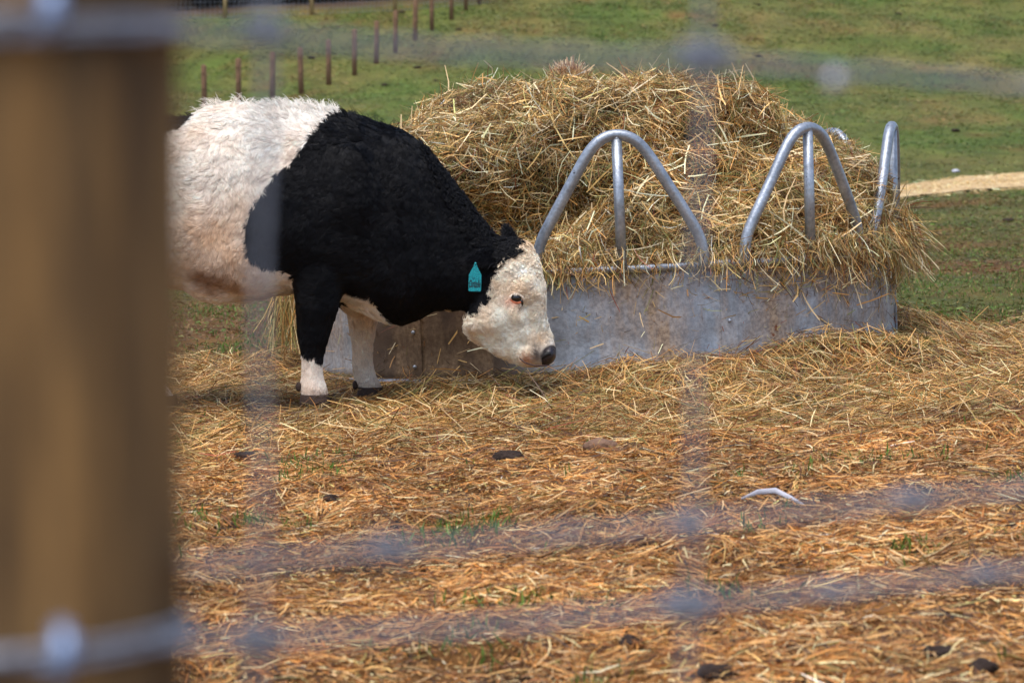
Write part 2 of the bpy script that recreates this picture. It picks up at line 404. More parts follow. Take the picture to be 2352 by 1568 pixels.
npmesh('side_panel', np.array(V), np.array(Fq)[:, ::-1], SHEET, feeder)
def ringtube(name, z, r, rad):
    m = MB(); pts = [rp(i*360/120, z, rad) for i in range(121)]; m.tube(pts, r, 10, False); return m.build(name, GAL, feeder)
ringtube('top_rail', ZR+.008, .015, RR+.002); ringtube('bottom_rail', .012, .013, RR)
m = MB()
m.tube([rp(a, ZR+.008, RR+.002) for a in np.linspace(19.5, 25, 8)], .0185, 12); m.build('rail_joint', GAL, feeder)
for k_, c in enumerate((21.5, 80, -38, 140, 200, 262)):
    pl = MB(); V = []
    for a in (c-1.6, c+1.6):
        for rr_, z in ((RR+.001, .02), (RR+.005, .02), (RR+.005, ZR-.012), (RR+.001, ZR-.012)): V.append(rp(a, z, rr_))
    pl.add(V, [(0, 1, 2, 3), (7, 6, 5, 4), (1, 5, 6, 2), (0, 3, 7, 4), (3, 2, 6, 7), (0, 4, 5, 1)]); pl = pl.build('seam_plate', SHEET, feeder, smooth=False)
    for z in (.07, .2, .33): MB().ball(rp(c, z, RR+.006), (.008, .008, .008), 10, 6).build('bolt', GAL, pl)
def hoop(c, lean=0, z1=.905):
    hw = 14.8; pts = []
    ctrl = [(-hw, ZR), (-hw, ZR+.055), (-hw+.2, ZR+.09), (-hw+.9, ZR+.13), (-9.0, z1-.205), (-5.3, z1-.075), (-3.7, z1-.030), (-2.0, z1-.006), (0, z1)]
    ctrl = ctrl+[(-a, z) for a, z in ctrl[-2::-1]]
    ca = np.array(ctrl); t = np.concatenate([[0], np.cumsum(np.hypot(np.diff(ca[:, 0])*.02, np.diff(ca[:, 1])))])
    tt = np.linspace(0, t[-1], 60)
    aa = np.interp(tt, t, ca[:, 0]); zz = np.interp(tt, t, ca[:, 1])
    ker = np.array([1, 2, 3, 2, 1.])/9
    for _ in range(2):
        aa[2:-2] = np.convolve(aa, ker, 'valid'); zz[2:-2] = np.convolve(zz, ker, 'valid')
    for a_, z_ in zip(aa, zz): pts.append(rp(c+a_, z_, RR+.012+lean*(z_-ZR)))
    h = MB().tube(pts, .0212, 14).build('hoop', GAL, feeder)
    MB().tube([rp(c, ZR+.01, RR+.012), rp(c, z1-.02, RR+.012+lean*(z1-ZR))], .0195, 14).build('upright_bar', GAL, h)
    w_ = MB(); w_.tube([np.array(rp(c, z1-.022, RR+.012+lean*(z1-ZR))), np.array(rp(c, z1-.014, RR+.012+lean*(z1-ZR)))], .0195, 12); w_.build('weld', GAL, h)
for c in (2.2, 39.6, 75, 121, 160, 198, 238, -84, -47): hoop(c, .02)

# ------------------------------------------------------------------ hay heap
cen = np.array([RC[0], RC[1], .34])
bl = [  # centre (relative to cen), radii, exponent
    ((-.085, 0, .22), (.815, .80, .515), 3.6),
    ((.0, 0, -.05), (1.15, 1.15, .36), 3.2),
    ((.50, -.05, .12), (.62, .8, .46), 2.4),
    ((.25, -.2, .05), (.75, .85, .36), 2.4),
    ((.80, -.05, .0), (.32, .5, .26), 2.0),
]
nu, nv = 420, 200
th = np.linspace(0, 2*math.pi, nu, endpoint=False); ph = np.linspace(-.36, math.pi/2, nv)
TH, PH = np.meshgrid(th, ph)
D = np.stack([np.cos(PH)*np.cos(TH), np.cos(PH)*np.sin(TH), np.sin(PH)], -1)
rad = np.zeros(D.shape[:2])
for c_, r_, e_ in bl:
    lo = np.zeros_like(rad); hi = np.full_like(rad, 2.5)
    cc = np.array(c_); rr_ = np.array(r_)
    # farthest crossing (start points are inside or near)
    for _ in range(22):
        mid = (lo+hi)/2; q = (D*mid[..., None]-cc)/rr_; f = (np.abs(q)**e_).sum(-1) < 1
        lo = np.where(f, mid, lo); hi = np.where(f, hi, mid)
    rad = np.maximum(rad, lo)
pw = D*rad[..., None]+cen
hum = fbm(pw*np.array([1, 1, 1.9]), 2.3, 3, 3)
shelf = np.sin(pw[..., 2]*26+3*noise(pw, 1.6, 8)+1.5*noise(pw, 5, 18))
upw = np.clip((pw[..., 2]-.5)*3, .25, 1)
rad = rad+.10*hum*upw+.034*shelf*upw*(1-np.sin(PH))-.09*np.clip(fbm(pw, 5.5, 2, 99)-.35, 0, 1)+.02*fbm(pw, 9, 2, 98)
# flank eaten out beside the cow's neck
def dent(px, py, r, amt, sx=1.0):
    global rad
    q = D*rad[..., None]+cen; qx = 1176+FPX*q[..., 0]/q[..., 1]; qy = 431-FPX*(q[..., 2]-CAMZ)/q[..., 1]
    m_ = (qx-px)**2+(qy-py)**2+((q[..., 1]-10)*40)**2; c_ = q.reshape(-1, 3)[np.argmin(m_)]
    d_ = np.linalg.norm((q-c_)/np.array([sx, 1, 1]), axis=-1); rad = rad-1.35*amt*np.exp(-(d_/r)**2)
for q_ in ((1150, 500, .17, .26, 1.5), (1225, 545, .11, .16, 1), (1310, 322, .055, .13, 2.2), (1060, 455, .10, .12, 1.3), (1200, 390, .05, .07, 2.5), (1480, 585, .09, .06, 2), (1595, 330, .05, .07, 2), (1700, 322, .05, .09, 1.8),
           (1890, 520, .10, .10, 1.2), (1450, 255, .04, .06, 3), (1130, 300, .045, .07, 2.4), (1545, 505, .07, .07, 1), (1330, 480, .08, .07, 1), (1820, 400, .06, .06, 1.2), (1950, 430, .06, .06, 1)): dent(*q_)
pw = D*rad[..., None]+cen
rxy = np.hypot(pw[..., 0]-RC[0], pw[..., 1]-RC[1]); lim = np.where(pw[..., 2] < .52, RR-.04, RR-.03)
sc = np.minimum(1, lim/np.maximum(rxy, 1e-6)); pw[..., 0] = RC[0]+(pw[..., 0]-RC[0])*sc; pw[..., 1] = RC[1]+(pw[..., 1]-RC[1])*sc
pw[..., 2] += TILT*(pw[..., 0]-RC[0])*.8
idx = np.arange(nu*nv).reshape(nv, nu); nxt = np.roll(idx, -1, 1)
Fq = np.stack([idx[:-1], nxt[:-1], nxt[1:], idx[1:]], -1).reshape(-1, 4)
HV = pw.reshape(-1, 3)
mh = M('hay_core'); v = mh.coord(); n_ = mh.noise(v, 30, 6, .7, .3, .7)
mh.col(mh.mix(n_, lin(34, 25, 16), lin(96, 72, 42))); mh.set(Roughness=.9); mh.bump(n_, .8, .02)  # dark core colour puts deep shade into the gaps between strands
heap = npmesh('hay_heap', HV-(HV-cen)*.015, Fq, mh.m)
tag(heap, 'tall mound of golden and green hay heaped inside the ring feeder', 'hay heap')
def surf_sample(V, Fq, N, wfun=None):
    a, b, c_, d_ = (V[Fq[:, i]] for i in range(4))
    n_ = np.cross(c_-a, d_-b); ar = np.linalg.norm(n_, axis=1); n_ = n_/np.maximum(ar, 1e-12)[:, None]
    ce = (a+b+c_+d_)/4
    if wfun is not None: ar = ar*wfun(ce, n_)
    f = rng.choice(len(Fq), N, p=ar/ar.sum()); u = rng.uniform(0, 1, (N, 1)); w_ = rng.uniform(0, 1, (N, 1))
    p = (a[f]*(1-u)+b[f]*u)*(1-w_)+(d_[f]*(1-u)+c_[f]*u)*w_
    return p, n_[f]
def heapw(c, n): return np.where(n[:, 1] < .25, 1, .3)*np.where(c[:, 2] < .3, .15, 1)
def heap_strands(name, N, Lr, Wr, off, stick, pal, pw_):
    p, n = surf_sample(HV, Fq, N, heapw)
    n = np.where((n*(p-cen)).sum(-1, keepdims=True) < 0, -n, n)
    t1 = nrm(np.cross(n, np.tile([0, 0, 1.], (N, 1))+rng.normal(0, .05, (N, 3)))); t2 = np.cross(n, t1)
    # matted clumps share a lie
    base = noise(p, 3.2, 5)*2.4
    an = base+rng.normal(0, .85, N); wild = rng.uniform(0, 1, N) < .4; an = np.where(wild, rng.uniform(0, math.pi, N), an)
    d = t1*np.cos(an)[:, None]+t2*np.sin(an)[:, None]+n*rng.normal(0, stick, (N, 1))
    L = rng.uniform(*Lr, N)*rng.uniform(.5, 1, N); W = rng.uniform(*Wr, N)
    p = p+n*(rng.uniform(*off, (N, 1))+(np.abs((nrm(d)*n).sum(-1))*L*.3)[:, None])
    return strands(name, p, d, n, L, W, pick(pal, pw_, N)*clumptint(p, .34, 3.2, 64), 3, .26, HAY, heap)
o = heap_strands('strands', 120000, (.04, .2), (.0012, .0040), (-.04, .03), .34, PAL_HAY, PW_HAY); o['kind'] = 'stuff'
o = heap_strands('coarse_stalks', 5200, (.08, .26), (.0042, .0078), (.0, .035), .3, PAL_HAY[[0, 1, 5, 8]], np.array([.3, .35, .15, .2])); o['kind'] = 'stuff'
# strands sticking out of the crest + hanging over the rim
N = 5200
p, n = surf_sample(HV, Fq, N, lambda c, n: np.where(c[:, 2] > .8, 1, .12)*np.where(n[:, 1] < .6, 1, .3))
n = np.where((n*(p-cen)).sum(-1, keepdims=True) < 0, -n, n)
d = n*.7+rng.normal(0, .6, (N, 3)); d[:, 2] = np.abs(d[:, 2])*.8
L = rng.uniform(.04, .13, N)
o = strands('stray_stalks', p+nrm(d)*(L*.4)[:, None], d, np.cross(d, rng.normal(0, 1, (N, 3))), L, rng.uniform(.0016, .0032, N), pick(PAL_HAY, PW_HAY, N), 3, .5, HAY, heap); o['kind'] = 'stuff'
N = 4200
ang = np.concatenate([rng.normal(74, 15, 1500), rng.uniform(-20, 110, 500), rng.uniform(-95, -60, 450), rng.normal(-9, 5, 420), rng.uniform(-14, 28, 420), rng.normal(40, 12, 600)]); N = len(ang)
ar_ = np.radians(ang); spill = np.exp(-((ang-78)/26)**2)
rr_ = RR+.015+rng.uniform(0, .03, N)+spill*rng.uniform(-.05, .04, N)
zt = ZR+.03+rng.uniform(-.03, .06, N)+spill*rng.uniform(-.02, .12, N)
L = rng.uniform(.04, .24, N)**1.0*(.6+.5*spill)*rng.uniform(.5, 1.1, N)
root = np.stack([RC[0]+rr_*np.sin(ar_), RC[1]-rr_*np.cos(ar_), zt+TILT*rr_*np.sin(ar_)], -1)
out = np.stack([np.sin(ar_), -np.cos(ar_), 0*ar_], -1)
d = out*(.12+spill*.16)[:, None]*rng.uniform(.2, 1.5, (N, 1))+np.array([0, 0, -1.])+rng.normal(0, .55, (N, 3))
d = nrm(d); root = root+d*(L*.42)[:, None]
N = 420; a2 = np.radians(rng.normal(-91, 5, N)); r2 = RR+rng.uniform(.0, .14, N); L2 = rng.uniform(.12, .34, N)
root2 = np.stack([RC[0]+r2*np.sin(a2), RC[1]-r2*np.cos(a2), ZR-.02+rng.uniform(-.05, .05, N)+TILT*r2*np.sin(a2)], -1); d2 = nrm(np.stack([-.15+rng.normal(0, .22, N), rng.normal(0, .2, N), -1+0*a2], -1))
root = np.concatenate([root, root2+d2*(L2*.4)[:, None]]); d = np.concatenate([d, d2]); out = np.concatenate([out, np.tile([-1., -.3, 0], (N, 1))]); L = np.concatenate([L, L2]); N = len(L)
o = strands('hanging_hay', root, d, out, L, rng.uniform(.0018, .004, N), pick(PAL_HAY, PW_HAY, N), 4, .45, HAY, heap); o['kind'] = 'stuff'
# crest tuft
tp = np.array(P(1306, 172, 11.5)); N = 1500
rt = tp+np.array([0, -.06, -.022])+rng.normal(0, 1, (N, 3))*np.array([.026, .026, .016]); d = nrm(rng.normal(0, .62, (N, 3))+np.array([0, 0, .55])); L = rng.uniform(.03, .085, N)
o = strands('crest_tuft', rt+d*(L*.4)[:, None], d, np.cross(d, rng.normal(0, 1, (N, 3))), L, rng.uniform(.003, .006, N), pick(np.array([lin(232, 190, 138), lin(242, 214, 176), lin(180, 134, 92)]), np.ones(3), N), 3, .3, HAY, heap); o['kind'] = 'stuff'

# ------------------------------------------------------------------ cow
YC = 10.2
def sect(T, B, hw, Yc, k=28, e=2.35, low=.12):
    """ring through picture-plane points T (top) and B (bottom), half width hw"""
    T = np.array(P(T[0], T[1], Yc)); B = np.array(P(B[0], B[1], Yc)); c = (T+B)/2; u = (T-B)/2; out = []
    for i in range(k):
        a = 2*math.pi*i/k; ca, sa = math.cos(a), math.sin(a)
        x = math.copysign(abs(ca)**(2/e), ca); y = math.copysign(abs(sa)**(2/e), sa)
        out.append(c+u*x+np.array([0, 1., 0])*hw*y*(1-low*x))
    return np.array(out)
parts = []
torso = [((150, 330), (160, 430), .06), ((158, 290), (165, 520), .16), ((185, 266), (190, 590), .22), ((240, 256), (245, 635), .26), ((310, 252), (310, 655), .275),
         ((380, 254), (380, 655), .28), ((440, 250), (440, 668), .30), ((482, 234), (490, 685), .315), ((540, 228), (545, 694), .325), ((630, 230), (620, 684), .325), ((700, 235), (690, 672), .31), ((770, 244), (765, 688), .285),
         ((835, 256), (835, 715), .26), ((890, 276), (885, 742), .235), ((935, 301), (925, 747), .21), ((975, 338), (965, 733), .18), ((1012, 380), (998, 714), .155),
         ((1045, 425), (1022, 712), .135), ((1078, 468), (1048, 714), .12), ((1112, 512), (1072, 712), .11), ((1145, 552), (1096, 700), .09)]
Y0 = [YC+.06, YC+.05, YC+.04, YC+.03, YC+.02]+[YC]*9+[YC-.01, YC-.01, YC-.02, YC-.03, YC-.04, YC-.05, YC-.06]
Y0 = (Y0+[YC]*30)[:len(torso)]
torso = [((t[0], t[1]+(13 if t[0] < 800 else 13-(t[0]-800)*.03)), b, h) for t, b, h in torso]
mb = MB(); mb.loft([sect(t, b, h, y) for (t, b, h), y in zip(torso, Y0)]); parts.append(mb)
head = [((1150, 552), (1108, 655), .06), ((1176, 562), (1090, 690), .088), ((1208, 568), (1072, 728), .098), ((1229, 588), (1062, 752), .102), ((1240, 618), (1070, 769), .104), ((1251, 658), (1086, 783), .099),
        ((1249, 697), (1112, 798), .086), ((1251, 728), (1140, 815), .074), ((1264, 762), (1165, 825), .064), ((1273, 786), (1190, 838), .060), ((1279, 804), (1215, 843), .057), ((1278, 820), (1238, 842), .044), ((1272, 832), (1256, 840), .02)]
hy = np.interp(np.arange(len(head)), [0, 4, len(head)-1], [YC-.07, YC-.09, YC-.14])
mb = MB(); mb.loft([sect(t, b, h, y, 28, 2.2, -.16) for (t, b, h), y in zip(head, hy)]); parts.append(mb)
def blob(px, py, Y, r): m_ = MB(); m_.ball(P(px, py, Y), r); parts.append(m_)
blob(1208, 655, YC-.175, (.032, .025, .035)); blob(1222, 655, YC-.02, (.03, .03, .035))      # brows
blob(1110, 735, YC-.14, (.065, .05, .05))                                               # jaw muscle
blob(1193, 574, YC-.08, (.045, .06, .03))                                               # poll
blob(1215, 815, YC-.17, (.04, .028, .028))                                              # muzzle side
blob(790, 470, YC-.185, (.15, .10, .22)); blob(790, 470, YC+.185, (.15, .10, .22))      # shoulders
blob(740, 620, YC-.17, (.10, .085, .13)); blob(820, 640, YC+.17, (.09, .085, .13))
blob(300, 400, YC-.16, (.17, .13, .24)); blob(300, 400, YC+.16, (.17, .13, .24))        # haunches
blob(510, 640, YC-.12, (.14, .12, .08)); blob(560, 560, YC-.17, (.22, .16, .18))        # belly
def leg(rows, Yc, hwf=1.0):
    m_ = MB(); ring = []
    for (y, x0, x1, hw, dy) in rows:
        a = np.array(P(x0, y, Yc)); b = np.array(P(x1, y, Yc)); c_ = (a+b)/2; h = (b-a)/2; q = []
        for i in range(18):
            t = 2*math.pi*i/18; q.append(c_+h*math.cos(t)+np.array([0, 1., 0])*(hw*math.sin(t)+dy))
        ring.append(np.array(q))
    m_.loft(ring); parts.append(m_)
YN, YF = YC-.20, YC+.22
leg([(560, 668, 800, .07, .03), (620, 672, 796, .09, .02), (670, 678, 784, .085, .01), (705, 681, 775, .07, 0), (740, 684, 764, .06, 0), (775, 688, 754, .052, 0), (800, 690, 748, .047, 0), (820, 693, 743, .042, 0),
     (850, 693, 741, .040, 0), (870, 691, 744, .042, 0), (885, 688, 750, .047, 0), (898, 690, 753, .049, 0), (908, 691, 754, .05, 0)], YN)
leg([(600, 790, 890, .08, -.03), (650, 794, 884, .08, -.02), (700, 797, 874, .07, 0), (735, 801, 866, .06, 0), (770, 805, 861, .05, 0), (800, 808, 857, .044, 0), (835, 809, 857, .040, 0),
     (855, 811, 861, .043, 0), (868, 813, 866, .047, 0), (880, 818, 874, .049, 0), (890, 821, 878, .05, 0)], YF)
for dx, Yl in ((-19, YC-.17), (-56, YC+.2)):
    leg([(480, 190+dx, 400+dx, .09, .0), (560, 205+dx, 385+dx, .10, 0), (620, 225+dx, 368+dx, .09, 0), (680, 248+dx, 350+dx, .07, 0), (725, 258+dx, 338+dx, .055, 0), (760, 262+dx, 338+dx, .048, 0), (795, 288+dx, 346+dx, .042, 0),
         (840, 312+dx, 366+dx, .040, 0), (875, 330+dx, 388+dx, .043, 0), (895, 345+dx, 412+dx, .048, 0), (912, 355+dx, 420+dx, .05, 0)], Yl)
tl = MB(); tl.tube([P(168, 275, YC+.03), P(140, 300, YC+.03), P(128, 380, YC+.03), P(126, 520, YC+.03), P(128, 640, YC+.03)], [.045, .035, .028, .022, .018], 12); parts.append(tl)
allm = MB()
for q in parts: allm.add(np.concatenate(q.v), q.f)
tmp = allm.build('tmp_cow', None, None)
md = tmp.modifiers.new('r', 'REMESH'); md.mode = 'VOXEL'; md.voxel_size = .011; md.adaptivity = 0
md = tmp.modifiers.new('s', 'SMOOTH'); md.factor = .5; md.iterations = 9
dg = bpy.context.evaluated_depsgraph_get(); dg.update()
me = bpy.data.meshes.new_from_object(tmp.evaluated_get(dg)); bpy.data.objects.remove(tmp)
nvt = len(me.vertices); CV = np.empty(nvt*3, np.float32); me.vertices.foreach_get('co', CV); CV = CV.reshape(-1, 3).astype(float)
CF = np.array([tuple(p_.vertices) if len(p_.vertices) == 4 else tuple(p_.vertices)+(p_.vertices[-1],) for p_ in me.polygons])
# folds: shoulder/neck/belly modelling
def vnorm():
    a, b, c_, d_ = (CV[CF[:, i]] for i in range(4)); n_ = np.cross(c_-a, d_-b); vn = np.zeros_like(CV)
    for i in range(4): np.add.at(vn, CF[:, i], n_)
    return nrm(vn)
CN = vnorm()
CV = CV+CN*(.010*fbm(CV*np.array([1, 1, .7]), 4.5, 2, 77)+.004*noise(CV, 14, 78))[:, None]*np.clip((CV[:, 2]-.1)*5, .15, 1)[:, None]
def to_px(V, Yr=None):
    """flat coat coordinates: x,z of the cow's own mid-plane in drawing units"""
    Y = YC-.2 if Yr is None else Yr
    a = V[:, 0]/Y*FPX+1176; t = (V[:, 2]-CAMZ)/Y; c, s = math.cos(PITCH), math.sin(PITCH)
    dy = (t*c+s)/(c-t*s); return a, 784-dy*FPX
def inpoly(x, y, poly):
    r = np.zeros(len(x), bool); n_ = len(poly)
    for i in range(n_):
        x1, y1 = poly[i]; x2, y2 = poly[(i+1) % n_]
        if y1 == y2: continue
        c_ = ((y1 > y) != (y2 > y)) & (x < (x2-x1)*(y-y1)/(y2-y1)+x1); r ^= c_
    return r
BLACK = [(835, 205), (790, 248), (757, 268), (728, 300), (703, 332), (680, 365), (640, 400), (608, 430), (588, 462), (576, 500), (570, 535), (572, 562), (582, 595), (605, 610), (640, 615), (664, 626), (674, 645), (672, 700), (676, 812), (700, 818), (722, 826), (740, 838), (750, 812), (768, 745), (783, 690), (792, 676), (845, 684), (862, 712), (880, 742), (900, 765), (1020, 765), (1034, 735), (1026, 706),
         (1050, 722), (1085, 724), (1112, 710), (1130, 680), (1140, 640), (1147, 605), (1165, 590), (1196, 578), (1192, 556), (1176, 540), (1190, 500), (1100, 200)]
TAILB = [(60, 200), (446, 220), (444, 268), (422, 292), (387, 312), (300, 350), (60, 700)]
def coat(V):
    Yr = np.where(V[:, 1] < YC, YC-.22+.0*V[:, 0], YC+.0)
    headw = np.clip((V[:, 0]-P(1000, 600, YC)[0])*8, 0, 1)
    Yr = YC-.24+.09*headw
    px, py = to_px(V, Yr); j = noise(V, 35, 5)*4+noise(V, 90, 6)*2.5; px = px+j; py = py+noise(V, 38, 9)*4
    blk = inpoly(px, py, BLACK) | inpoly(px, py, TAILB)
    farleg = (V[:, 1] > YC+.08) & (py > 655) & (px > 770); blk &= ~farleg
    n1 = fbm(V, 5, 3, 31); n3 = fbm(V, 16, 3, 41)
    white = np.array(lin(250, 238, 226)); tan = np.array(lin(226, 188, 150)); deep = np.array(lin(140, 98, 66)); org = np.array(lin(222, 172, 118))
    lowk = np.interp(py, [240, 300, 420, 600, 700], [0, .25, .42, .5, .55])
    k_ = np.clip(lowk*.8+.35*n1+.12*n3, 0, 1)[:, None]; c = white*(1-k_)+tan*k_
    k_ = (np.clip(n1*1.4-.45, 0, 1)*np.clip((700-px)/200, 0, 1)*np.clip(1-np.abs(py-430)/200, 0, 1))[:, None]; c = c*(1-.6*k_)+org*.6*k_
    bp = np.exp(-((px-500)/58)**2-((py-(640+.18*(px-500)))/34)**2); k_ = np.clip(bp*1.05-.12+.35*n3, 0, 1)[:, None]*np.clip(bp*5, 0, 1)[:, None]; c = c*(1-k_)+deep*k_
    hd = inpoly(px, py, [(1020, 690), (1140, 560), (1300, 520), (1300, 860), (1020, 860)])
    kt = np.clip(.12+.5*n3+np.interp(py, [560, 640, 740, 850], [.45, .3, .15, .25]), 0, 1)[:, None]; hc = np.array(lin(252, 240, 222))*(1-kt)+np.array(lin(222, 188, 148))*kt
    c = np.where(hd[:, None], hc, c)
    # mud on the lower legs, pink skin at lips
    k_ = (np.clip((py-860)/50, 0, 1)*.4*np.clip(.5+n3, 0, 1))[:, None]; c = c*(1-k_)+deep*k_
    lp = np.exp(-((px-1216)/15)**2-((py-826)/11)**2)[:, None]; c = c*(1-.9*lp)+np.array(lin(214, 150, 112))*.9*lp
    bt = np.exp(-((px-1236)/9)**2-((py-812)/24)**2)[:, None]; c = c*(1-.85*bt)+np.array(lin(58, 48, 50))*.85*bt
    ts = np.exp(-((px-1197)/4)**2-((py-701)/9)**2)[:, None]; c = c*(1-.9*ts)+np.array(lin(46, 38, 38))*.9*ts
    es = (np.exp(-((px-1180)/15)**2-((py-692)/11)**2)*.85)[:, None]; c = c*(1-es)+np.array(lin(204, 132, 98))*es
    nd = np.clip((.046-np.linalg.norm((V-NOSEC)*np.array([1, .75, 1]), axis=1))/.008, 0, 1)[:, None]*(py[:, None] < 900); c = c*(1-nd)+np.array([.02, .017, .02])*nd
    bl_ = np.array([.0035, .0035, .0046])
    c = np.where(blk[:, None], bl_, c)
    return c, blk, px, py
CN = vnorm()
for (fx, fy, fr_, am) in ((1210, 708, .022, -.018), (1222, 745, .022, -.012), (1196, 664, .018, .014), (1228, 676, .018, .010), (1182, 706, .013, .008), (1188, 728, .022, .008), (1140, 738, .038, .012), (1236, 765, .022, -.008), (1222, 806, .022, .010), (1206, 790, .018, -.007), (1128, 692, .028, -.012), (1150, 790, .024, -.006), (1085, 745, .022, .008), (1178, 640, .025, -.006)):
    fc_ = np.array(P(fx, fy, YC-.17)); dd = np.linalg.norm((CV-fc_)*np.array([1, .45, 1]), axis=1)*(1+99*(CV[:, 1] > YC-.06)); CV = CV+CN*(am*np.exp(-(dd/fr_)**2))[:, None]
NOSEC = np.array(P(1260, 816, YC-.145))
cc, blk, cpx, cpy = coat(CV)
cow = npmesh('cow', CV, CF, FUR, None, cc)
tag(cow, 'black and cream cow with a white face bending to eat hay beside the feeder', 'cow')
bvh = BVHTree.FromPolygons([tuple(v_) for v_ in CV], [tuple(f_) for f_ in CF[:, :4]])
def on_cow(px, py):
    a, b, c = ray(px, py); dr = Vector((a, b, c)).normalized(); h = bvh.ray_cast(Vector((0, 0, CAMZ)), dr)
    return np.array(h[0]) if h[0] else np.array(P(px, py, YC-.1)), (np.array(h[1]) if h[1] else np.array([0, -1., 0]))
# --- eye
eye_c, eye_n = on_cow(1186, 684)
eyem = plain('eye_black', (.006, .005, .005), .06, 0, .8)
ec = eye_c+np.array([0, .013, 0]); MB().ball(ec, (.0225, .021, .0185), 24, 16).build('eye', eyem, cow)
lid = plain('eyelid_skin', lin(206, 116, 80), .5, 0, .3, .3, 90); lidw = plain('eyelid_fur', lin(206, 176, 148), .8, 0, .2, .3, 90)
def lidpts(a0, a1, n_, rx=.0228, rz=.0175, fy=-.013): return [ec+np.array([rx*math.cos(a), fy+.006*math.cos(a)**2, rz*math.sin(a)-.003*math.cos(a)]) for a in np.linspace(a0, a1, n_)]
MB().tube(lidpts(-math.pi*1.04, .05, 18), [.0015]+[.0044]*16+[.0015], 8).build('eyelid', lid, cow)
MB().tube([q+np.array([0, -.002, .001]) for q in lidpts(-.1, math.pi*1.1, 18, .023, .0172)], [.002]+[.0034]*16+[.002], 8).build('eyelid', lidw, cow)
MB().tube([ec+np.array(q) for q in ((.016, -.012, -.006), (.020, -.0115, -.013), (.021, -.011, -.022), (.021, -.0105, -.030))], [.004, .0046, .004, .001], 8).build('tear_duct', eyem, cow)
N = 90; a_ = rng.uniform(.3, 2.8, N); rt = ec+np.stack([.023*np.cos(a_), -.016+.006*np.cos(a_)**2, .0185*np.sin(a_)], -1)
d_ = nrm(np.stack([np.cos(a_)*.5, -1+0*a_, .15-.7*rng.uniform(0, 1, N)], -1)); L_ = rng.uniform(.008, .014, N)
EYELASH = (rt, np.stack([rt+d_*(L_*t)[:, None]+np.array([0, 0, -.006])*t*t for t in (0, .33, .66, 1)], 1))
# --- nose pad
nosem = M('wet_nose'); v = nosem.coord(); vv = nosem.n('TexVoronoi'); vv.inputs['Scale'].default_value = 260; nosem.l(v, vv.inputs['Vector'])
nosem.col(lin(34, 29, 34)); nosem.set(Roughness=.3); nosem.bump(vv.outputs[0], .4, .002)
nc = NOSEC; mb = MB(); mb.ball(nc+np.array([-.002, 0, 0]), (.0290, .054, .0375), 40, 28)
Vn = np.concatenate(mb.v); rel = Vn-nc; Vn[:, 0] += np.where(rel[:, 2] < -.005, rel[:, 2]*.3, rel[:, 2]*.12)
Vn = Vn+nrm(rel)*(.0015*noise(Vn, 60, 3))[:, None]
mb.v = [Vn]; nz = mb.build('nose', nosem.m, cow)
nhole = plain('nostril_dark', (.004, .003, .003), .7)
for yy_ in (-1, 1):
    MB().tube([nc+np.array([x_, yy_*y_, z_]) for x_, y_, z_ in ((-.024, .045, -.010), (-.020, .048, -.004), (-.014, .0505, .003), (-.006, .0505, .008), (.003, .0485, .009), (.009, .044, .006))], [.002, .0045, .0078, .0092, .0075, .003], 10).build('nostril', nhole, nz)
MB().tube([P(1262, 838, YC-.195), P(1245, 840, YC-.20), P(1225, 839, YC-.205), P(1205, 832, YC-.205), P(1193, 822, YC-.20)], [.002, .003, .003, .003, .002], 8).build('mouth', plain('mouth_line', lin(60, 36, 30), .5), cow)
# --- ears
def ear(base, tip, wdt, normal, name='ear', cup=.35):
    base = np.array(base); tip = np.array(tip); ax = tip-base; L = np.linalg.norm(ax); ax /= L; nn = nrm(np.array(normal, float)-ax*np.dot(normal, ax)); sd_ = np.cross(ax, nn)
    V = []; nU, nV = 16, 14
    for i in range(nU+1):
        s = i/nU; ww = wdt*(math.sin(math.pi*min(1, s*.86+.14))**.75)*(1.02-s*.25)
        for lay in (0, 1):
            for j in range(nV+1):
                t = j/nV*2-1; th_ = t*1.35
                off = nn*(ww*cup*(1-math.cos(th_))-(.006*(1-t*t) if lay else 0))
                V.append(base+ax*(L*s)+sd_*(ww*math.sin(th_)*.95)+off)
    F_ = []; k_ = nV+1
    def id_(i, l_, j): return i*2*k_+l_*k_+j
    for i in range(nU):
        for j in range(nV):
            F_.append((id_(i, 0, j), id_(i, 0, j+1), id_(i+1, 0, j+1), id_(i+1, 0, j))); F_.append((id_(i, 1, j), id_(i+1, 1, j), id_(i+1, 1, j+1), id_(i, 1, j+1)))
        F_.append((id_(i, 0, 0), id_(i+1, 0, 0), id_(i+1, 1, 0), id_(i, 1, 0))); F_.append((id_(i, 0, nV), id_(i, 1, nV), id_(i+1, 1, nV), id_(i+1, 0, nV)))
    for i in (0, nU):
        for j in range(nV): F_.append((id_(i, 0, j), id_(i, 1, j), id_(i, 1, j+1), id_(i, 0, j+1)))
    V = np.array(V); F_ = np.array(F_)
    return npmesh(name, V, F_, FUR, cow, np.tile([.008, .008, .010], (len(V), 1))), V, F_
e1, _ = on_cow(1148, 588)
ear_near = ear(e1+np.array([.0, .02, 0]), e1+np.array([-.115, -.055, -.012]), .036, (-.15, -1, .35))
ear_far = ear(P(1176, 576, YC-.02), P(1162, 518, YC+.03), .034, (.5, -1, .1))
